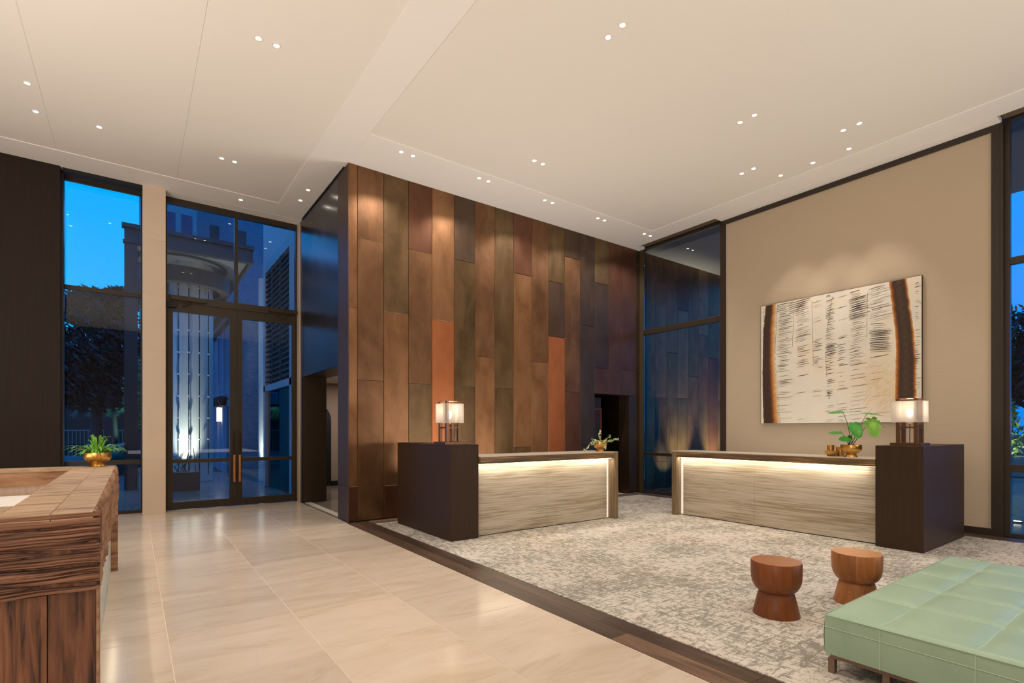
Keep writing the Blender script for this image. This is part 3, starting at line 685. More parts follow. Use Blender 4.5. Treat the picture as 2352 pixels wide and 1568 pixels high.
leaves = [ # (centre px, tip direction in px, facing, size px, mat, notch)
 ((46, 80, -.02), (.15, -1), toCam+ZV*.35-RV*.1, 37, M_monl, 1), ((39, 100, 0.0), (1, -.12), ZV+toCam*.12, 40, M_mon, 1), ((18, 105, .0), (-1, .3), ZV+toCam*.1, 14, M_mon, 0),
 ((6, 71, -.03), (.1, -1), toCam+ZV*.5, 31, M_mon, 0), ((-27, 104, 0.), (-1, .06), ZV*1.0+toCam*.22, 27, M_mon, 0), ((-12, 103, 0.), (.8, .25), ZV+toCam*.12, 13, M_mon, 0),
 ((-30, 57, 0.), (-1, -.35), ZV*.9+toCam*.25, 23, M_mon, 0), ((-14, 43, -.04), (-.8, -.4), toCam*.6+ZV*.9, 20, M_mon, 0), ((-2, 47, .01), (.2, -1), toCam*.8+ZV*.5, 10, M_mon, 0)]
for c, td, nr, sz, mt, nt_ in leaves:
    heart(mon, mvec(*c), RV*td[0]+ZV*td[1], nr, sz*pm, mt, nt_)
stems = [[(-1, 26), (14, 55), (26, 80), (36, 100)], [(2, 26), (20, 50), (34, 70), (42, 88)], [(-3, 26), (0, 45), (5, 62), (6, 80)], [(-5, 26), (-3, 50), (-9, 78), (-18, 100)],
         [(-6, 26), (-10, 40), (-18, 50), (-24, 59)], [(-5, 26), (-8, 36), (-11, 44)], [(0, 26), (2, 38), (-1, 47)]]
for s_ in stems: MB().tube([mvec(x, y, 0) for x, y in s_], .0055, 7, r2=.003).obj('stem', M_stem, mon, smooth=True)
cup2 = MB().lathe([(0, 0), (.052, 0), (.056, .01), (.054, .10), (.057, .125), (.052, .125), (.049, .10), (.05, .012), (0, .01)], 0, 0, 32, cap=False).obj('brass_cup', M_gold, loc=(8.10, 3.215, 1.1290)); smooth_angle(cup2)
tag(cup2, 'brass cup standing half hidden behind the monstera bowl', 'cup')
dish = MB().lathe([(0, 0), (.035, 0), (.05, .008), (.078, .04), (.086, .072), (.081, .072), (.07, .042), (.04, .014), (0, .012)], 0, 0, 40, cap=False).obj('brass_dish', M_gold, loc=(7.95, 3.275, 1.1290)); smooth_angle(dish)
tag(dish, 'small round brass dish beside the monstera bowl', 'dish')
cup1 = MB().lathe([(0, 0), (.046, 0), (.048, .01), (.044, .10), (.048, .150), (.043, .150), (.039, .10), (.04, .012), (0, .01)], 0, 0, 32, cap=False).obj('brass_cup', M_gold, loc=(8.085, 3.335, 1.1290)); smooth_angle(cup1)
tag(cup1, 'narrow brass cup standing just behind the small brass dish', 'cup')

# ================================================================== STOOLS
def sector(mb, prof, a0, a1, seg=6):
    n = len(prof); vs = [(r*math.cos(a0+(a1-a0)*i/seg), r*math.sin(a0+(a1-a0)*i/seg), z) for i in range(seg+1) for r, z in prof]
    return mb.add(vs, [(i*n+j, (i+1)*n+j, (i+1)*n+j+1, i*n+j+1) for i in range(seg) for j in range(n-1)])
def stool(label, x, y, rz, ms, mt):
    t = thing('stool', label, 'stool', (x, y, .0062), rz, 'turned wooden stools on the carpet')
    seat = [(.125, .186), (.133, .190), (.158, .212), (.176, .245), (.187, .29), (.190, .34), (.1895, .425), (.186, .431)]
    base = [(.174, 0), (.175, .004), (.1345, .172), (.128, .180), (.125, .186)]
    for i in range(8):
        a0, a1 = 2*PI*i/8+.004, 2*PI*(i+1)/8-.0
        o = sector(MB(), seat, a0, a1).obj('seat_stave', ms, t); smooth_angle(o)
        o = sector(MB(), base, a0+.2, a1+.2).obj('base_stave', ms, t); smooth_angle(o)
    MB().lathe([(0, .430), (.1855, .430), (.1865, .4315), (.185, .433), (0, .4335)], 0, 0, 64, cap=False).obj('seat_top', mt, t)
    MB().lathe([(0, .001), (.172, .001)], 0, 0, 24, cap=False).obj('underside', M_core, t)
    return t
stool('dark reddish brown turned wooden stool, farther from the reception desk', 4.222, 2.150, .35, M_stoolA, M_stoolAt)
stool('lighter orange brown turned wooden stool close to the green ottoman', 5.074, 1.885, 1.1, M_stoolB, M_stoolBt)

# ================================================================== OTTOMAN
ot = thing('ottoman', 'large sage green leather ottoman with stitched squares on bronze legs', 'ottoman', (3.44, 1.452, .0))
OW, OD, OZ0, OZ1 = 2.43, 2.35, .131, .383
sx_ = [.575, 1.06, 1.55, 2.05]; sy_ = [-.293, -.708, -1.123, -1.538, -1.953]
def ot_top(u, v):
    x = u*OW; y = -v*OD; e = min(x, OW-x, -y, OD+y)
    z = OZ1
    if e < .03: z -= .03*(1-math.sqrt(max(0, 1-((.03-e)/.03)**2)))*.9
    d = min([abs(x-s) for s in sx_]); d2 = min([abs(y-s) for s in sy_])
    f = min(1, e/.16)
    z -= .011*f*math.exp(-(d/.035)**2) + .013*f*math.exp(-(d2/.035)**2) + .006*math.exp(-((x-0)**2+(y)**2)/.03)
    z += .004*mnoise.noise(Vector((x*3, y*3, 0)))*f
    return (x, y, z)
o = MB().grid(ot_top, 200, 190)
m = o
def sidepts(k, n=150):
    out = []
    return out
NS = 6
def side(fn, n): m.grid(fn, n, NS)
bul = lambda v: .006*math.sin(PI*v)
side(lambda u, v: (u*OW, -0.0+bul(v), (OZ0)+(ot_top(u, 0)[2]-OZ0)*v), 60)
side(lambda u, v: (-bul(v), -(1-u)*OD*1.0, (OZ0)+(ot_top(0, 1-u)[2]-OZ0)*v), 60)
side(lambda u, v: (OW+bul(v), -u*OD, (OZ0)+(ot_top(1, u)[2]-OZ0)*v), 60)
side(lambda u, v: ((1-u)*OW, -OD-bul(v), (OZ0)+(ot_top(1-u, 1)[2]-OZ0)*v), 60)
cush = m.obj('cushion', M_leather, ot)
bmm = bmesh.new(); bmm.from_mesh(cush.data); bmesh.ops.recalc_face_normals(bmm, faces=bmm.faces)
# outward orientation check: the top faces must point up
top = max(bmm.faces, key=lambda f: f.calc_center_median().z)
if top.normal.z < 0: bmesh.ops.reverse_faces(bmm, faces=bmm.faces)
bmm.to_mesh(cush.data); bmm.free(); smooth_angle(cush, 50)
zt = lambda x, y: ot_top(min(1, max(0, x/OW)), min(1, max(0, -y/OD)))[2]
for s in sy_:
    MB().tube([(OW*i/60, s+.004, zt(OW*i/60, s)+.0000) for i in range(61)], .0013, 5).obj('stitching', M_stitch, ot)
    MB().tube([(-.007, s, .132), (-.0085, s, .25), (-.003, s, .36)], .0015, 5).obj('stitching', M_stitch, ot)
for s in sx_:
    MB().tube([(s, -OD*i/60, zt(s, -OD*i/60)+.0000) for i in range(61)], .0013, 5).obj('stitching', M_stitch, ot)
MB().tube([(-.0075, -OD*i/10, .295) for i in range(11)], .0015, 5).obj('stitching', M_stitch, ot)
MB().tube([(-.0025, -OD*i/30, .3655) for i in range(31)], .0035, 6).obj('piping', M_leather, ot)
MB().tube([(OW*i/30, .0025, .3655) for i in range(31)], .0035, 6).obj('piping', M_leather, ot)
fr = MB().box(.035, OW-.03, -.045, -.02, .098, .130).box(.035, OW-.03, -OD+.02, -OD+.045, .098, .130).box(.03, .055, -OD+.02, -.02, .098, .130).box(OW-.055, OW-.03, -OD+.02, -.02, .098, .130)
fr.obj('frame', M_otleg, ot)
for lx in (.028, OW-.068):
    for ly in (-.042, -.33, -1.2, -2.0, -2.33): bx(lx, lx+.04, ly, ly+.036, .0065, .098).obj('leg', M_otleg, ot, bevel=.001)

# ================================================================== PAINTING
pt = thing('painting', 'large abstract canvas of dark scratched strokes between two brown orange bands', 'painting', (XA-.001, 5.273, 1.62))
PW, PH = 2.524, 2.25
def ps(s, t, d=0.): return (-.045-d, -s*PW, t*PH)
def canvas_mat():
    m, nt, b = newmat('canvas_ground'); L = nt.links.new
    tc = N(nt, 'ShaderNodeTexCoord'); n = N(nt, 'ShaderNodeTexNoise'); n.inputs['Scale'].default_value = 1.6; n.inputs['Detail'].default_value = 6; L(tc.outputs['Object'], n.inputs[0])
    r = ramp(nt, [(.35, (.74, .69, .56)), (.5, (.77, .73, .62)), (.66, (.80, .70, .54))]); L(n.outputs[0], r.inputs[0])
    # ochre wash low on the right, a real patch of paint
    sp = N(nt, 'ShaderNodeSeparateXYZ'); L(tc.outputs['Object'], sp.inputs[0])
    vm = N(nt, 'ShaderNodeVectorMath', operation='DISTANCE'); L(tc.outputs['Object'], vm.inputs[0]); vm.inputs[1].default_value = (-.045, -.79*PW, .30*PH)
    mr = N(nt, 'ShaderNodeMapRange'); mr.inputs[1].default_value = .62; mr.inputs[2].default_value = .15; mr.inputs[3].default_value = 0; mr.inputs[4].default_value = .8; L(vm.outputs['Value'], mr.inputs[0])
    n2 = N(nt, 'ShaderNodeTexNoise'); n2.inputs['Scale'].default_value = 5; n2.inputs['Detail'].default_value = 8; n2.inputs['Distortion'].default_value = 2; L(tc.outputs['Object'], n2.inputs[0])
    ml = N(nt, 'ShaderNodeMath', operation='MULTIPLY'); L(mr.outputs[0], ml.inputs[0]); L(n2.outputs[0], ml.inputs[1])
    mx = N(nt, 'ShaderNodeMix', data_type='RGBA'); L(ml.outputs[0], mx.inputs[0]); L(r.outputs[0], mx.inputs[6]); mx.inputs[7].default_value = (.72, .50, .20, 1)
    L(mx.outputs[2], b.inputs['Base Color']); b.inputs['Roughness'].default_value = .7
    bp = N(nt, 'ShaderNodeBump'); bp.inputs['Strength'].default_value = .3; bp.inputs['Distance'].default_value = .004; L(n2.outputs[0], bp.inputs['Height']); L(bp.outputs[0], b.inputs['Normal'])
    return m
cv = MB().box(-.045, -.004, -PW, 0, 0, PH).obj('canvas', canvas_mat(), pt)
MB().box(-.046, -.002, -PW-.006, -PW-.0005, -.004, PH+.004).box(-.046, -.002, .0005, .005, -.004, PH+.004).box(-.046, -.002, -PW, 0, PH+.0005, PH+.004).box(-.046, -.002, -PW, 0, -.004, -.0005).obj('frame', plain('dark_tray_frame', (.03, .02, .015), .5), pt)
def interp(tab, t):
    tab = sorted(tab)
    if t <= tab[0][0]: return tab[0][1]
    for (a, x), (b, y) in zip(tab, tab[1:]):
        if t <= b: return x+(y-x)*(t-a)/(b-a)
    return tab[-1][1]
def band_mat(name, ramp_stops, vscale):
    m, nt, b = newmat(name); L = nt.links.new
    uv = N(nt, 'ShaderNodeUVMap'); sp = N(nt, 'ShaderNodeSeparateXYZ'); L(uv.outputs[0], sp.inputs[0])
    mp = N(nt, 'ShaderNodeMapping'); mp.inputs['Scale'].default_value = (14, 60, 1); L(uv.outputs[0], mp.inputs[0])
    n = N(nt, 'ShaderNodeTexNoise'); n.inputs['Scale'].default_value = 1; n.inputs['Detail'].default_value = 8; n.inputs['Roughness'].default_value = .7; L(mp.outputs[0], n.inputs[0])
    ma = N(nt, 'ShaderNodeMath', operation='MULTIPLY_ADD'); L(n.outputs[0], ma.inputs[0]); ma.inputs[1].default_value = .28; L(sp.outputs[0], ma.inputs[2])
    mb = N(nt, 'ShaderNodeMath', operation='SUBTRACT'); L(ma.outputs[0], mb.inputs[0]); mb.inputs[1].default_value = .14
    r = ramp(nt, ramp_stops); L(mb.outputs[0], r.inputs[0])
    mp2 = N(nt, 'ShaderNodeMapping'); mp2.inputs['Scale'].default_value = (70, 12, 1); L(uv.outputs[0], mp2.inputs[0])
    n2 = N(nt, 'ShaderNodeTexNoise'); n2.inputs['Scale'].default_value = 1; n2.inputs['Detail'].default_value = 6; L(mp2.outputs[0], n2.inputs[0])
    r2 = ramp(nt, [(.35, (.45, .45, .45)), (.55, (1, 1, 1)), (.72, (1.5, 1.45, 1.3))]); L(n2.outputs[0], r2.inputs[0])
    mx = N(nt, 'ShaderNodeMix', data_type='RGBA', blend_type='MULTIPLY'); mx.inputs[0].default_value = .9; L(r.outputs[0], mx.inputs[6]); L(r2.outputs[0], mx.inputs[7])
    L(mx.outputs[2], b.inputs['Base Color']); b.inputs['Roughness'].default_value = .55
    bp = N(nt, 'ShaderNodeBump'); bp.inputs['Strength'].default_value = .5; bp.inputs['Distance'].default_value = .004; L(n2.outputs[0], bp.inputs['Height']); L(bp.outputs[0], b.inputs['Normal'])
    return m
def band(name, lt, rt, mat):
    vs, fs, uvs = [], [], []; NT = 80; NU = 6
    for j in range(NT+1):
        t = j/NT; a, c = interp(lt, t), interp(rt, t); w = .004
        a += w*mnoise.noise(Vector((t*22, 1, 0))); c += w*mnoise.noise(Vector((t*22, 5, 0)))
        for i in range(NU+1):
            u = i/NU; vs.append(ps(a+(c-a)*u, .002+t*.996, .0015+.002*math.sin(PI*u))); uvs.append((u, t*3))
    fs = [(j*(NU+1)+i, j*(NU+1)+i+1, (j+1)*(NU+1)+i+1, (j+1)*(NU+1)+i) for j in range(NT) for i in range(NU)]
    o = MB().add(vs, fs).obj(name, mat, pt)
    ul = o.data.uv_layers.new(name='UVMap')
    for lp in o.data.loops: ul.data[lp.index].uv = uvs[lp.vertex_index]
    return o
DK = (.045, .022, .010); RB = (.13, .035, .008); ORN = (.50, .165, .02); YL = (.72, .44, .16); CRM = (.77, .71, .58)
band('painted_band', [(.99, .036), (.79, .018), (.53, .012), (.28, .012), (0., .020)], [(.987, .124), (.78, .113), (.53, .113), (.28, .130), (0., .150)],
     band_mat('brown_band_paint', [(.02, (.10, .035, .012)), (.12, DK), (.45, (.05, .022, .010)), (.55, RB), (.66, ORN), (.82, YL), (.97, CRM)], 1))
band('painted_band', [(.995, .832), (.795, .850), (.65, .864), (.507, .869), (.18, .863), (0, .860)], [(.995, .926), (.775, .947), (.634, .962), (.425, .975), (.178, .975), (0, .972)],
     band_mat('dark_band_paint', [(.0, YL), (.06, ORN), (.17, RB), (.25, DK), (.5, (.07, .04, .018)), (.80, DK), (.87, RB), (.93, ORN), (.985, YL), (1., CRM)], 1))
rs = random.Random(11); stk = MB()
cols_ = [(.01, .035, .9), (.118, .243, 1.), (.25, .364, .9), (.37, .452, .62), (.455, .522, 1.), (.528, .60, .7), (.602, .714, 1.), (.716, .862, 1.), (.965, 1., .8)]
def stroke(s0, s1, t, slope, curv, th, mi):
    n = 9; up = []; lo = []
    for i in range(n+1):
        u = i/n; s = s0+(s1-s0)*u; tt = t+slope*(s-s0)+curv*(u-u*u)+.0012*mnoise.noise(Vector((s*60, t*90, 0)))
        w = th*(.35+.65*math.sin(PI*min(1, u*.9+.08)))*(1+.35*mnoise.noise(Vector((s*90, t*300, 3))))
        if tt < .004 or tt > .996: return
        up.append(ps(s, tt+w/PH, .0028)); lo.append(ps(s, tt-w/PH, .0028))
    k = n+1; stk.add(up+lo, [(i, k+i, k+i+1, i+1) for i in range(n)], mi)
for ci, (a, c, dn) in enumerate(cols_):
    t = .995
    while t > .01:
        t -= rs.uniform(.0095, .0165)
        edge = ci in (0, 8)
        d = dn*(1. if t > .42 else (.75 if ci in (1, 5, 6) else .55) if t > .25 else .55)
        if ci == 3 and t > .6: d *= .55
        if ci == 2 and t < .45: d *= .25
        if ci == 7 and t < .52: d *= .15
        if ci == 6 and .2 < t < .38: d *= .5
        if rs.random() > d: continue
        lane = .565+.05*(t-.7) if t > .62 else 2
        sl = (.16 if t > .6 else .12) if not edge else .02
        if ci == 1: sl = .05
        if ci >= 6 and t > .5: sl = .12
        if ci == 7 and .5 < t < .72: sl = -.06
        x0 = a+rs.uniform(0, .02)*(c-a)/.1; x1 = c-rs.uniform(0, .05)*(c-a)/.1
        if rs.random() < .10: x0, x1 = sorted((rs.uniform(a, c), rs.uniform(a, c)))
        if t > .60 and ci in (5,) : 
            if rs.random() < .75: continue
        col = 0 if rs.random() < .8 else 1
        if ci == 3 and t > .6: col = 2
        if ci == 7 and t < .45: col = 2
        stroke(x0, x1, t, sl, rs.uniform(-.004, .010) if not edge else 0, rs.choice([.0020, .0028, .0038, .0052]) * (1. if t > .3 else .75), col)
for (a, c, t0, t1, n) in ((.455, .54, .60, .52, 7), (.465, .505, .24, .18, 7), (.72, .85, .66, .50, 13), (.60, .73, .92, .76, 10), (.12, .145, .98, .92, 6), (.375, .44, .63, .57, 4), (.20, .36, .99, .88, 7)):
    for i in range(n):
        t = t0+(t1-t0)*i/n; stroke(a+rs.uniform(0, .012), c-rs.uniform(0, .03), t+rs.uniform(-.002, .002), .14 if c < .74 else -.05, .006, rs.uniform(.003, .0065), 0)
for i in range(90):  # ochre scratches
    s = rs.uniform(.68, .86); t = rs.uniform(.03, .42); stroke(s, s+rs.uniform(.01, .05), t, rs.uniform(.9, 1.6), .01, .0013, 2)
for s0, t0, t1, sx in ((.243, .93, .62, -.01), (.367, .97, .45, .01), (.50, .97, .70, -.035), (.125, .97, .60, -.02), (.455, .55, .35, .01), (.712, .95, .62, -.005)):
    q = [s0+sx*i/30+.002*mnoise.noise(Vector((i*.7, s0*50, 0))) for i in range(31)]
    stk.add([ps(q[i], t0+(t1-t0)*i/30, .0029) for i in range(31)]+[ps(q[i]+.0016, t0+(t1-t0)*i/30, .0029) for i in range(31)], [(i, i+1, 32+i, 31+i) for i in range(30)], 1)
stk.obj('brush_strokes', [plain('stroke_black', (.05, .04, .035), .5), plain('stroke_umber', (.20, .11, .05), .5), plain('stroke_ochre', (.46, .25, .08), .5)], pt, kind='stuff')

# ================================================================== TIMBER COUNTER
ct = thing('timber_counter', 'reclaimed timber host counter with deeply grooved beam and marble side', 'counter', (-.125, 3.12, 0))
CX, CY = -.125, 3.12
def cb(x0, x1, y0, y1, z0, z1, name, mat, **k): return bx(x0-CX, x1-CX, y0-CY, y1-CY, z0, z1).obj(name, mat, ct, **k)
CT = 1.12
def grv(x, z):
    zz = z+.020*mnoise.noise(Vector((x*1.7, z*3., 4.)))+.007*mnoise.noise(Vector((x*6, z*10, 1.)))
    n1 = abs(mnoise.noise(Vector((x*.8, zz*30., .3)))); n2 = abs(mnoise.noise(Vector((x*1.5, zz*62., 7.3)))); n3 = abs(mnoise.noise(Vector((x*2.5, zz*120., 2.3))))
    return math.exp(-(n1/.085)**2), math.exp(-(n2/.10)**2), math.exp(-(n3/.12)**2), zz
def gro(x, z):
    a, b, c, zz = grv(x, z)
    return .012-.020*a-.011*b-.004*c+.006*mnoise.noise(Vector((x*1.2, zz*14, 9.)))
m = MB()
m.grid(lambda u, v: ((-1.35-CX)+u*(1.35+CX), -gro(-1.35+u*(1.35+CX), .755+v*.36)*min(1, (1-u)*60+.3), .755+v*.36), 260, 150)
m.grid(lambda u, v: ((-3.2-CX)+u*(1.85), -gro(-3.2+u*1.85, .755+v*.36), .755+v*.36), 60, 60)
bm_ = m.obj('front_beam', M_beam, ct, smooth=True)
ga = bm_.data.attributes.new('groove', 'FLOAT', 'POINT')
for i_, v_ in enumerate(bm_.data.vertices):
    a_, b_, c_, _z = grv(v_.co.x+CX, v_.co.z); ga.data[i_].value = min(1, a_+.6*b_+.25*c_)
cb(-3.2, CX-.003, CY+.009, CY+.34, .755, 1.085, 'beam_core', M_timber_board)
# front arm top planks, right arm planks (two wide), far arm
def topplank(x0, x1, y0, y1):
    cb(x0+.001, x1-.001, y0+.001, y1-.001, 1.085, CT-random.uniform(0, .0012), 'top_plank', M_timber_top, bevel=.0015)
for x0, x1 in ((-3.2, -2.1), (-2.1, -1.1), (-1.1, -.48)): topplank(x0, x1, CY-.004, 3.34); topplank(x0-.0, x1, 3.34, 3.565)
ys = [CY-.004, 3.60, 4.28, 4.95, 5.75, 6.45, 7.06]
for y0, y1 in zip(ys, ys[1:]): topplank(-.48, -.30, y0, y1)
ys = [CY-.004, 3.95, 4.55, 5.35, 6.10, 7.06]
for y0, y1 in zip(ys, ys[1:]): topplank(-.30, -.148, y0, y1)
for x0, x1 in ((-3.2, -2.0), (-2.0, -.48)): topplank(x0, x1, 6.85, 7.06)
def rough(y, z): return .010*mnoise.noise(Vector((y*4, z*9, 1)))+.008*mnoise.noise(Vector((y*14, z*26, 5)))
def sidefn(u, v):
    y = u*3.95; z = .755+v*(CT-.003-.755); e = .018*max(0, (v-.86)/.14)**2*(1+.9*mnoise.noise(Vector((y*16, 0, 2))))
    return (-.002+rough(y, z)-e, y, z)
sb_ = MB().grid(sidefn, 260, 40).grid(lambda u, v: (-.023+v*(.023+sidefn(u, 1)[0]), u*3.95, CT-.001-.002*v*v), 260, 3)
sb_.obj('side_beam', M_timber_side, ct, smooth=True)
cb(-.44, CX-.016, CY+.345, 7.045, .755, 1.084, 'beam_core', M_timber_board)
cb(-3.2, -.46, 6.86, 7.045, .95, 1.084, 'beam_core', M_timber_side)
# front boards below the beam, side posts, recessed marble, inner faces
xs = [-3.2, -2.6, -2.02, -1.45, -.88, -.3115, CX-.012]
xs = [-3.2, -2.55, -1.9, -1.25, -.60, -.3115, CX-.014]
for a, c in zip(xs, xs[1:]): cb(a+.0015, c-.0015, CY+.008+random.uniform(0, .003), CY+.05, .0, .752, 'front_board', M_timber_board, bevel=.002)
cb(CX-.013, CX-.003, CY+.008, CY+.105, 0, .752, 'corner_strip', M_timber_side)
cb(-.36, CX-.004, 6.945, 7.05, 0, .754, 'end_post', M_timber_side, bevel=.003)
cb(-.40, CX-.062, CY+.12, 6.94, 0, .72, 'marble_panel', M_marble)
cb(CX-.052, CX-.042, CY+.12, 6.94, .742, .752, 'light_strip', M_led)
cb(-3.2, -.48, 6.88, 7.04, 0, .949, 'inner_panel', M_palewood)
cb(-.53, -.482, 3.60, 6.85, 0, 1.08, 'inner_panel', M_palewood)
cb(-1.6, -.535, 3.60, 4.35, .73, .765, 'worktop', M_white); 
tp = MB().box(-1.02, -.54, 4.4, 6.8, .84, .87).obj('inner_worktop', M_white, ct); tp.location = (-CX, -CY, 0)
for (x, y, rx) in ((-.26, 5.0, 0),):
    d = bpy.data.lights.new('counter_light', 'AREA'); d.shape = 'RECTANGLE'; d.size = .04; d.size_y = 3.6; d.energy = 1.8; d.color = (1, .88, .7)
    o_ = bpy.data.objects.new('counter_light', d); COL.objects.link(o_); o_.parent = ct; o_.location = (-.024, 5.0-CY, .738); o_.rotation_euler = (0, math.radians(-6), 0)

# ================================================================== DOWNLIGHTS
def downlight(label, grp, x, y, z, aim=None, power=100, ang=62):
    t = thing('downlight', label, 'ceiling light', (x, y, z), 0, grp)
    MB().lathe([(.030, -.001), (.031, -.004), (.046, -.004), (.048, 0.0)], 0, 0, 20, cap=False).obj('ring', M_ring, t)
    MB().lathe([(0, -.0012), (.030, -.0012)], 0, 0, 20, cap=False).obj('lens', M_lens, t)
    d = bpy.data.lights.new('downlight_lamp', 'SPOT'); d.energy = power*.62; d.color = WARM; d.spot_size = math.radians(ang); d.spot_blend = .7; d.shadow_soft_size = .03
    o = bpy.data.objects.new('downlight_lamp', d); COL.objects.link(o); o.parent = t; o.location = (0, 0, -.03)
    tgt = Vector(aim)-Vector((x, y, z)) if aim else Vector((0, 0, -1)); o.rotation_euler = tgt.to_track_quat('-Z', 'Y').to_euler()
    return t
TZ = CZ+.012
NTH = ('first', 'second', 'third', 'fourth', 'fifth')
for i, x in enumerate((3.36, 3.555, 4.785, 4.977, 6.24, 6.43, 7.644, 7.833, 9.08, 9.28)):
    downlight('%s downlight of the %s pair along the copper wall, counted from its near corner' % (('left', 'right')[i % 2], NTH[i//2]), 'downlight pairs along the copper wall', x, 7.52, CZ, (x, 7.9, 1.2) , 100, 122)
for x, w in ((5.205, 'left'), (5.379, 'right')): downlight('%s downlight of the lone pair right over the desk by the copper wall' % w, 'downlight pair over the first desk', x, 6.53, TZ, power=120)
for x, y, w in ((4.223, 3.998, 'lower left'), (4.219, 3.787, 'upper right')): downlight('%s one of the brightest downlight pair, high over the middle of the carpet' % w, 'downlight pair over the carpet centre', x, y, TZ, power=150)
for x, y, w in ((6.89, 4.015, 'left'), (6.887, 3.804, 'right')): downlight('%s downlight of the pair above the open carpet before the desk by the painting' % w, 'downlight pair over the second desk', x, y, TZ, power=130)
for x, y, w in ((8.288, 4.798, 'left'), (8.286, 4.592, 'right')): downlight('%s downlight of the faint pair just left of the three painting spots' % w, 'faint downlight pair left of the spots', x, y, TZ, power=60)
for x, y, w in ((8.272, 3.244, 'left'), (8.267, 3.037, 'right')): downlight('%s downlight of the faint pair above the nearest painting spot' % w, 'faint downlight pair above the nearest spot', x, y, TZ, power=60)
for y, w, py in ((4.448, 'farthest', 4.7), (3.93, 'middle', 3.95), (3.407, 'nearest', 3.2)):
    downlight('single accent spot aimed at the painting, %s of the three' % w, 'accent spots for the painting', 8.885, y, TZ, (9.8, py, 2.7), 125, 46)
for x, y, w in ((1.12, 6.28, 'left'), (1.304, 6.28, 'right')): downlight(w+' one of the bright recessed downlight pair high over the stone floor', 'downlight pair over the stone floor', x, y, TZ, power=150)
for x, y, w in ((1.141, 9.399, 'left'), (1.325, 9.397, 'right')): downlight(w+' recessed downlight of the pair in the ceiling before the glass doors', 'downlight pair before the doors', x, y, TZ, power=130)
for y, w in ((8.788, 'nearer'), (9.503, 'farther')): downlight(w+' recessed downlight above the end of the timber counter, beside the dark wall', 'downlights above the timber counter', -1.064, y, TZ, power=110)
downlight('lone recessed downlight in the ceiling before the tall left window', 'lone downlight by the left window', -.386, 9.456, TZ, power=110)
downlight('lone recessed downlight in the border right above the glass doors', 'lone downlight above the doors', 1.633, 10.856, CZ, power=80)
for y, w in ((9.695, 'nearer'), (10.224, 'farther')): downlight(w+' recessed downlight of the pair beside the blackened side of the copper block', 'downlight pair beside the copper block', 2.542, y, CZ, power=80)

# ================================================================== OUTSIDE
M_pave = grain('outdoor_paving', [(.3, (.16, .14, .13)), (.6, (.25, .23, .22)), (.8, (.32, .30, .28))], (2., 2., 2.), rough=.22, detail=7, tint=.08)
M_asph = plain('asphalt', (.035, .04, .055), .55)
gr = struct('ground', MB().box(-40, 40, 11.64, 60, -.2, -.03).box(9.95, 60, -20, 11.64, -.2, -.03), M_asph)
for i in range(-2, 6):
    for j in range(10): tile(-1.6+.85*i, -1.6+.85*(i+1), 11.66+.94*j, 11.66+.94*(j+1), M_pave, par=gr, z0=-.03, z1=-.004, name='paving_slab')
M_ren = plain('grey_render', (.34, .34, .34), .8); M_rendark = plain('dark_render', (.055, .055, .058), .7); M_sof = plain('soffit_white', (.22, .23, .25), .7)
def at(u, d_y):   # x of the photo column u on the plane y=d_y
    a = (u-1176)/FPX; return d_y*(math.sin(TH)+a*math.cos(TH))/(math.cos(TH)-a*math.sin(TH))
# canopy over the driveway
ca = thing('entrance_canopy', 'dark flat canopy over the drive outside the glass doors', 'canopy', (.0, 16, 0))
def cab(x0, x1, y0, y1, z0, z1, name, mat, **k): return bx(x0, x1, y0-16, y1-16, z0, z1).obj(name, mat, ca, **k)
cab(-.17, 2.67, 16, 16.12, 6.17, 6.55, 'fascia', M_rendark); cab(-.22, 2.74, 15.94, 16.14, 6.50, 6.60, 'cornice', M_rendark); cab(-.2, 2.73, 15.96, 16.13, 6.13, 6.19, 'cornice', M_rendark)
cab(2.67, 2.73, 16.12, 24, 6.17, 6.55, 'fascia', M_rendark); cab(-.17, 2.66, 16.13, 24, 6.30, 6.36, 'soffit', M_sof)
cab(-.17, .10, 16.0, 16.25, 0, 6.13, 'canopy_pier', M_rendark); cab(-.17, .45, 16.02, 16.2, 4.9, 5.3, 'cross_beam', M_rendark)
for k in range(9): cab(.10, .55, 16.05, 16.1, 4.55-.32*k, 4.60-.32*k, 'louvre', M_rendark)
arc = MB(); NA = 20
for (r0, r1, z0, z1) in ((1.0, 1.25, 5.55, 5.98),):
    for i in range(NA):
        a0, a1 = PI*i/NA*2, PI*(i+1)/NA*2
        P4 = [(r0*math.cos(a0), r0*math.sin(a0)), (r1*math.cos(a0), r1*math.sin(a0)), (r1*math.cos(a1), r1*math.sin(a1)), (r0*math.cos(a1), r0*math.sin(a1))]
        arc.prism([(1.15+x, 2.0+y) for x, y in P4], z0, z1)
arc.obj('round_bulkhead', M_rendark, ca)
cl = thing('round_column', 'tall pale round column outside, lit from below, behind the left door leaf', 'column', (1.40, 18.0, 0))
MB().lathe([(.56, 0), (.56, 6.3)], 0, 0, 48).obj('shaft', plain('column_render', (.58, .60, .56), .75), cl, smooth=False)
M_steel = plain('trellis_steel', (.012, .012, .014), .6); M_nodem = plain('trellis_node', (.9, .9, .95), .25, .6)
for k, a in enumerate((-2.15, -1.75, -1.35, -.95)):
    xx, yy = .66*math.cos(a), .66*math.sin(a)
    MB().tube([(xx, yy, .2), (xx, yy, 6.0)], .012, 6).obj('trellis_cable', M_steel, cl)
    for j in range(9):
        MB().lathe([(.0, -.02), (.035, -.015), (.035, .015), (0, .02)], xx, yy, 10, cap=False).obj('cable_node', M_nodem, cl, loc=(0, 0, .6+.62*j))
c2_ = thing('slim_column', 'slim pale column outside behind the right door leaf, lit from below', 'column', (3.12, 16.6, 0))
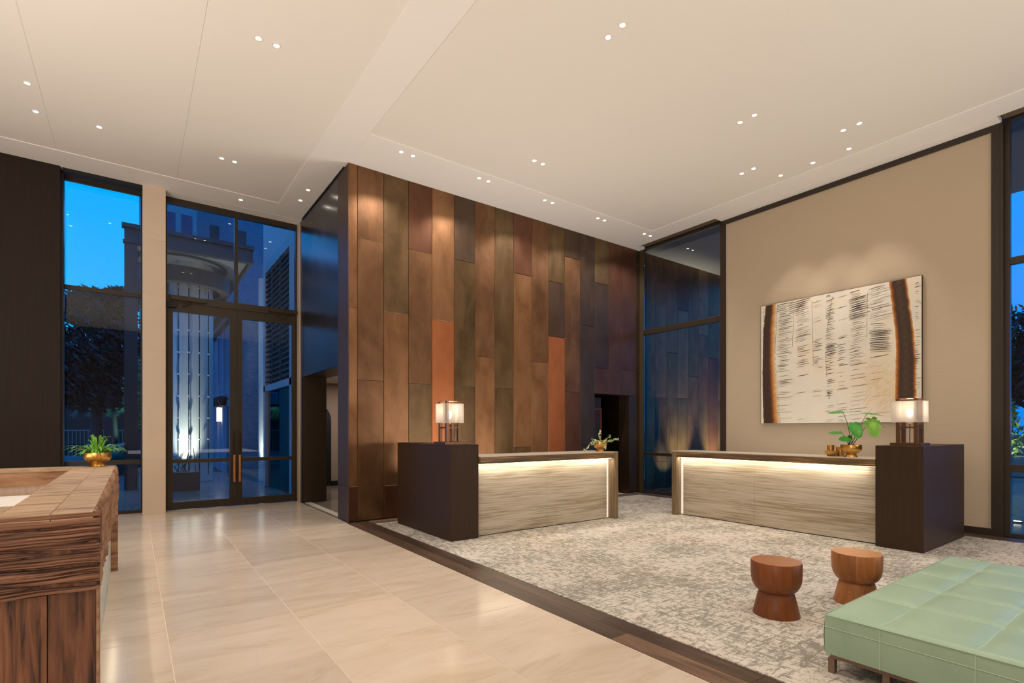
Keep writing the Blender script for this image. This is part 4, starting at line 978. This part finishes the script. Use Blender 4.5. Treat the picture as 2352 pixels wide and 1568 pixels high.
MB().lathe([(.16, 0), (.16, 5.9)], 0, 0, 24).obj('shaft', plain('column_render', (.58, .60, .56), .75), c2_)
spot('column_uplight', (1.05, 16.95, .15), (1.25, 17.5, 2.8), 360, 75, .9, (.92, .98, .84), .05)
spot('column_uplight_slim', (2.95, 16.2, .15), (3.1, 16.55, 4.), 260, 50, .9, (.92, .98, .84), .05)
ul = MB().lathe([(0, .0), (.09, 0), (.09, .10), (.07, .12), (0, .12)], 0, 0, 16, cap=False).obj('ground_light', M_steel, loc=(1.10, 17.1, 0)); tag(ul, 'small black ground uplight at the foot of the pale round column', 'light')
pl = thing('planter_box', 'low dark planter box with sparse stems outside the left door leaf', 'planter', (1.0, 15.2, 0))
bx(-.35, .35, -.2, .2, 0, .45).obj('box', M_rendark, pl); tw = MB()
for k in range(14): tw.tube([(rs.uniform(-.3, .3), 0, .45), (rs.uniform(-.3, .3), rs.uniform(-.1, .1), rs.uniform(.7, 1.05))], .008, 5)
tw.obj('stems', M_stem, pl, kind='stuff')
# block's outer side: louvres and glass below
ob = struct('wall_louvre_side', MB().box(2.83, 3.0, 11.74, 15.2, 5.62, 8.5).box(2.83, 3.0, 11.74, 12.35, 0, 5.62).box(2.83, 3.0, 15.0, 15.2, 0, 5.62).box(2.83, 3.0, 11.74, 15.2, 2.5, 2.66), plain('side_render', (.42, .42, .44), .8))
bx(2.95, 2.96, 12.36, 14.99, 2.66, 5.62).obj('louvre_backing', M_blackframe, ob)
for k in range(22): bx(2.84, 2.90, 12.36, 14.99, 2.74+.132*k, 2.775+.132*k).obj('louvre_slat', M_rendark, ob)
for y_ in (13.2, 14.1): bx(2.82, 2.84, y_, y_+.05, 2.66, 5.62).obj('louvre_mullion', M_rendark, ob)
bx(2.90, 2.91, 12.36, 14.99, 0, 2.5).obj('pane', M_glass, ob); bx(3.1, 3.12, 12.36, 14.99, 0, 2.5).obj('backing', M_rendark, ob)
# painted brick wall with gutter, sconce, pots
def brickmat(front=False):
    m, nt, b = newmat('painted_brick'); L = nt.links.new; tc = N(nt, 'ShaderNodeTexCoord'); mp = N(nt, 'ShaderNodeMapping'); mp.inputs['Rotation'].default_value = (PI/2, 0, 0 if front else PI/2)
    bk = N(nt, 'ShaderNodeTexBrick'); L(tc.outputs['Object'], mp.inputs[0]); L(mp.outputs[0], bk.inputs[0]); bk.inputs['Scale'].default_value = 4
    bk.inputs['Color1'].default_value = (.22, .24, .30, 1); bk.inputs['Color2'].default_value = (.29, .31, .38, 1); bk.inputs['Mortar'].default_value = (.16, .17, .2, 1)
    L(bk.outputs[0], b.inputs['Base Color']); b.inputs['Roughness'].default_value = .85; return m
bw = struct('wall_brick_outside', MB().box(2.62, 2.9, 18.6, 30, 0, 5.4), brickmat())
MB().box(2.45, 2.62, 18.6, 30, 5.05, 5.2).box(2.35, 2.9, 18.6, 30, 5.42, 5.5).obj('gutter', M_rendark, bw)
for k in range(7): bx(2.56, 2.62, 19.2+1.5*k, 19.3+1.5*k, 0, 5.0).obj('pilaster', plain('brick_pier_paint', (.5, .5, .58), .8), bw)
bx(2.60, 2.619, 19.4, 20.2, 0, 2.3).obj('door_panel', M_rendark, bw)
sc_ = thing('wall_sconce', 'small glowing wall sconce on the blue brick wall outside', 'light', (2.55, 21.6, 1.8)); bx(-.08, .07, -.08, .08, 0, .5).obj('shade', plain('sconce_glass', (1, 1, 1), .5, emis=(1, .85, .6), es=4), sc_); bx(-.09, .07, -.09, .09, .5, .53).obj('cap', M_rendark, sc_)
pot0 = None
for k in range(5):
    y_ = 19.6+.75*k
    if not pot0:
        pot0 = thing('hanging_pot', 'dark pot hanging first and nearest in the row on the blue brick wall', 'pot', (2.4, y_, 2.3), 0, 'dark pots hanging on the brick wall')
        MB().lathe([(0, 0), (.10, 0), (.15, .3), (.13, .3), (0, .26)], 0, 0, 14, cap=False).obj('pot', M_blackframe, pot0); MB().box(.12, .2, -.02, .02, .2, .25).obj('bracket', M_steel, pot0)
    else: dup(pot0, (2.4, y_, 2.3), label='dark pot hanging %s in the row on the blue brick wall' % ('', 'second', 'third', 'fourth', 'last and farthest')[k])
area('courtyard_blue', (1.2, 24, 6.0), 3.0, 26, (.25, .4, 1.))
# pale office tower beyond the canopy
twr = thing('tower_block', 'tall grey office tower rising behind the canopy', 'building', (at(321, 32), 32, 0))
tx1 = at(452, 32)-at(321, 32)
bx(0, tx1, 0, 3, 0, 26).obj('tower_wall', M_ren, twr)
for k in range(7):
    for q in range(3): bx(.25+q*.75, .75+q*.75, -.03, .0, 9.5+2.1*k, 10.6+2.1*k).obj('window', plain('tower_window', (.03, .05, .12), .2), twr)
bb = thing('painted_brick_building', 'tall blue painted brick gable rising right behind the canopy', 'building', (1.2, 36.5, 0))
gp = [(.0, 0), (13, 0), (13, 21), (.0, 19)]
MB().add([(x, 0, z) for x, z in gp]+[(x, 3, z) for x, z in gp], [tuple(range(len(gp)))]+[(i, i+len(gp), (i+1)%len(gp)+len(gp), (i+1)%len(gp)) for i in range(len(gp))]).obj('gable_wall', brickmat(True), bb)
for k in range(3): bx(2.6+1.5*k, 3.1+1.5*k, -.05, .0, 12.5, 14.).obj('window', M_rendark, bb)
# end wall closing the passage right of the brick wall
struct('wall_passage_end', MB().box(2.9, 9, 18.6, 18.9, 0, 5.4), brickmat(True))
# brick house far across the street
hs = thing('brick_house', 'dark brick house behind the fence across the street, one teal lit window', 'house', (-5.5, 38, 0))
bx(0, 6.4, 0, 5, 0, 5.0).obj('house_wall', plain('dark_brick', (.12, .05, .04), .85), hs)
MB().prism([(-.3, -.4), (6.7, -.4), (6.7, 5.4), (-.3, 5.4)], 5.0, 5.2).obj('roof', M_rendark, hs)
w_ = bx(at(292, 38)+5.5, at(305, 38)+5.5, -.05, 0, .95, 2.6).obj('window', plain('teal_window', (.02, .10, .12), .3, emis=(.02, .28, .30), es=.35), hs)
MB().box(at(291, 38)+5.5, at(306, 38)+5.5, -.08, -.04, 1.75, 1.8).box(at(298, 38)+5.48, at(298, 38)+5.52, -.08, -.04, .95, 2.6).obj('window_bar', M_ren, hs)
bl0 = at(164, 37.6)+5.5; bl = at(231, 37.6)+5.5-bl0
M_wht = plain('white_rail', (.45, .50, .72), .6)
bal = bx(bl0, bl0+bl, -.5, 0, 3.2, 3.3).obj('balcony', M_ren, hs)
bx(bl0, bl0+bl, -.5, -.44, 3.95, 4.02).obj('top_rail', M_wht, bal)
for k in range(14): bx(bl0+bl*k/14, bl0+bl*k/14+.05, -.5, -.45, 3.3, 3.95).obj('baluster', M_wht, bal)
fn = thing('street_fence', 'low dark picket fence across the street behind the fern', 'fence', (-3.6, 30, 0))
bx(0, 4.1, 0, .2, 0, .35).obj('plinth', M_ren, fn); bx(0, 4.1, .06, .11, 1.45, 1.5).obj('top_rail', M_ren, fn)
for k in range(30): bx(.05+.137*k, .075+.137*k, .07, .10, .35, 1.45).obj('picket', M_ren, fn)
pst = bx(2.55, 2.85, -.05, .3, 0, 2.1).obj('post', M_rendark, fn)
# trees, palm, shrubs
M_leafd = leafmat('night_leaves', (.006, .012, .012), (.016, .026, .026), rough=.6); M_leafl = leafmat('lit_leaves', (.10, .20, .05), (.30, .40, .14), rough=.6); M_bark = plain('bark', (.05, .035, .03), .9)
M_palm = leafmat('palm_leaves', (.02, .12, .08), (.05, .25, .18))
def tree(name, label, x, y, blobs, n, size, trunk, mat, seed, cat='tree', grp=None):
    r = random.Random(seed); t = thing(name, label, cat, (x, y, 0), 0, grp)
    m = MB()
    for _ in range(n):
        bc, br = r.choice(blobs); d = Vector([r.gauss(0, 1) for _ in range(3)]).normalized()*(r.random()**.35)
        c = Vector(bc)+Vector((d.x*br[0], d.y*br[1], d.z*br[2])); nr = Vector([r.uniform(-1, 1) for _ in range(3)]).normalized(); a = nr.orthogonal().normalized(); b = nr.cross(a); s = size*r.uniform(.6, 1.3)
        m.add([c-a*s*.4, c+b*s, c+a*s*.4, c-b*s], [(0, 1, 2, 3)])
    m.obj('foliage', mat, t, kind='stuff')
    if trunk: MB().tube([(0, 0, 0), (.1, 0, trunk*.5), (0, 0, trunk)], trunk*.05, 8, r2=trunk*.025).obj('trunk', M_bark, t)
    return t
X1 = at(215, 26)
tree('street_tree', 'large dark tree seen through the tall left window', X1, 26,
     [((-.35, 0, 4.6), (1.1, 1.2, 1.8)), ((.35, .2, 5.3), (1.0, 1., 1.7)), ((-1.0, 0, 3.9), (.8, .8, 1.5)), ((.9, .1, 4.9), (.8, .7, 1.6)), ((-.2, 0, 6.2), (.8, .7, .9)), ((.8, 0, 6.6), (.7, .6, .6)), ((0, 0, 3), (1.3, .8, .9))], 9000, .14, 4.5, M_leafd, 3)
tree('street_tree', 'small fine leaved tree at the right side of the tall left window', at(318, 24), 24, [((0, 0, 3.1), (.5, .5, 1.2)), ((.1, 0, 2.2), (.4, .4, .8))], 1500, .09, 2.5, M_leafl, 4)
tree('street_tree', 'dark tree behind the canopy seen through the transom', 1.0, 30.2, [((0, 0, 6.2), (.7, .6, 1.5)), ((-.3, 0, 5), (.6, .6, 1.2))], 1500, .16, 5, M_leafd, 5)
plm = thing('palm', 'teal lit palm arching over the fence across the street', 'palm', (at(262, 28.6), 28.6, 0))
MB().tube([(0, 0, 0), (.05, 0, 1.2), (0, 0, 2.3)], .11, 8, r2=.08).obj('trunk', M_bark, plm)
for k in range(11):
    a = 2*PI*k/11; m = MB(); sp_ = []
    for j in range(9):
        u = j/8; sp_.append(Vector((math.cos(a)*1.5*u, math.sin(a)*1.5*u*.6, 2.3+.55*math.sin(PI*u*.8)-.55*u*u)))
    m.tube(sp_, .015, 5)
    for j in range(1, 9):
        for q in (0, .33, .66):
            c = sp_[j-1].lerp(sp_[j], q)
            for s in (-1, 1):
                e = c+Vector((-math.sin(a)*s*.22, math.cos(a)*s*.22, -.26)); m.add([c, c+Vector((.03, 0, 0)), e], [(0, 1, 2)])
    m.obj('frond', M_palm, plm)
spot('palm_light', (at(300, 28), 27.6, .4), (at(262, 28.6), 28.6, 2.6), 260, 60, .8, (.35, 1., .85), .1)
area('street_blue', (-1.5, 20, 7.5), 4, 90, (.2, .35, 1.))
ps_ = thing('potted_shrub', 'dark round shrub in a pot at the kerb behind the fern', 'shrub', (at(282, 22), 22, 0)); MB().lathe([(0, 0), (.2, 0), (.28, .4), (0, .4)], 0, 0, 14, cap=False).obj('pot', M_rendark, ps_)
m = MB(); r_ = random.Random(9)
for _ in range(500):
    d = Vector([r_.gauss(0, 1) for _ in range(3)]).normalized(); c = Vector((d.x*.5, d.y*.5, .75+d.z*.3)); a = d.orthogonal().normalized(); b = d.cross(a); m.add([c-a*.05, c+b*.12, c+a*.05], [(0, 1, 2)])
m.obj('foliage', M_palm, ps_, kind='stuff')
# kerb lines of the street
kb = struct('kerb', MB().box(-12, 2.4, 23.2, 23.5, -.03, .10).box(-12, 2.4, 28.5, 30, -.03, .12), M_ren)

# outside the right-hand windows: the copper wall goes on, gravel bed, paving, planter wall, tree
oc = estruct('wall_copper_outside', (9.86, YC, 0))
bx(.12, 4.2, .014, .3, -.03, 6.2).obj('wall_core', M_back, oc)
for k in range(9):
    x0 = 10.0+.4505*k; js = {0: [], 1: [5.2, 2.31, .7], 2: [3.46], 3: [4.6, 2.31], 4: [2.9], 5: [4.05, 2.31], 6: [3.46], 7: [2.31], 8: [4.6, 1.2]}[k]
    zs = [6.2]+js+[-.02]
    for i in range(len(zs)-1): cpanel(x0, x0+.4505, zs[i+1], zs[i], ('tan', 'olive', 'brown', 'tan', 'brown', 'olive', 'maroon')[(k*2+i) % 7], oc, ox=9.86)
spot('copper_uplight_outside', (11.4, 7.7, .10), (11.4, 8.3, 1.5), 750, 55, .9, (1, .86, .55), .03)
spot('copper_uplight_outside', (12.9, 7.7, .10), (12.9, 8.3, 1.5), 750, 55, .9, (1, .86, .55), .03)
spot('ground_glow', (10.75, 7.6, .45), (10.8, 8.3, .80), 60, 60, .9, (.95, 1, .85), .03)
M_grav = plain('gravel_stone', (.09, .09, .085), .8)
gv = MB(); rg = random.Random(2)
for _ in range(2600):
    x, y, s = rg.uniform(10.1, 14), rg.uniform(6.6, 8.25), rg.uniform(.012, .03); gv.box(x, x+s*1.5, y, y+s, -.03, -.03+s)
gvo = gv.obj('gravel_bed', M_grav); tag(gvo, 'dark gravel bed outside the window beside the copper wall', 'gravel', kind='stuff')
so = struct('soffit_outside', MB().box(10.06, 13.7, -8, 3.6, 6.05, 6.2).box(10.0, 14.2, 5.8, 8.5, 5.80, 6.05), plain('outdoor_soffit', (.30, .30, .31), .7))
# paving rows outside window 3
for i in range(12):
    for j in range(14):
        tile(10.1+1.0*i, 11.1+1.0*i, -5.+.8*j, -4.2+.8*j, M_pave, par=gr, z0=-.03, z1=-.004, name='paving_slab')
gw = struct('garden_wall', MB().box(23, 23.4, -6, 12, 0, 1.25).box(22.9, 23.5, -6, 12, 1.25, 1.33), plain('garden_wall_render', (.30, .28, .24), .8))
tree('garden_tree', 'large dark tree beyond the garden wall at the right window', 27, 4.9, [((0, 0, 4.2), (1.6, 2.2, 2.0)), ((0, -1.8, 4.8), (1.5, 2.0, 1.7)), ((0, 1.0, 3.2), (1.5, 1.6, 1.2))], 5200, .20, 3.5, M_leafd, 8)
tree('garden_shrub', 'lit pale green shrub before the garden wall at the right window', 20.5, 3.78, [((0, 0, 1.3), (.4, .45, .8)), ((0, .1, 2.0), (.35, .35, .5))], 900, .09, 1.0, M_leafl, 10, cat='shrub')
spot('shrub_light', (19.5, 3.6, .1), (20.5, 3.75, 1.8), 160, 60, .8, (1, .95, .7), .05)
fx = MB().lathe([(0, .0), (.06, 0), (.06, .02), (.035, .022), (0, .022)], 0, 0, 16, cap=False).obj('ground_spot', M_steel, loc=(11.55, 1.98, 0)); tag(fx, 'round steel ground spot in the paving outside the right window', 'light')
MB().lathe([(0, .0235), (.05, .0235)], 0, 0, 16, cap=False).obj('lens', M_lens, fx)
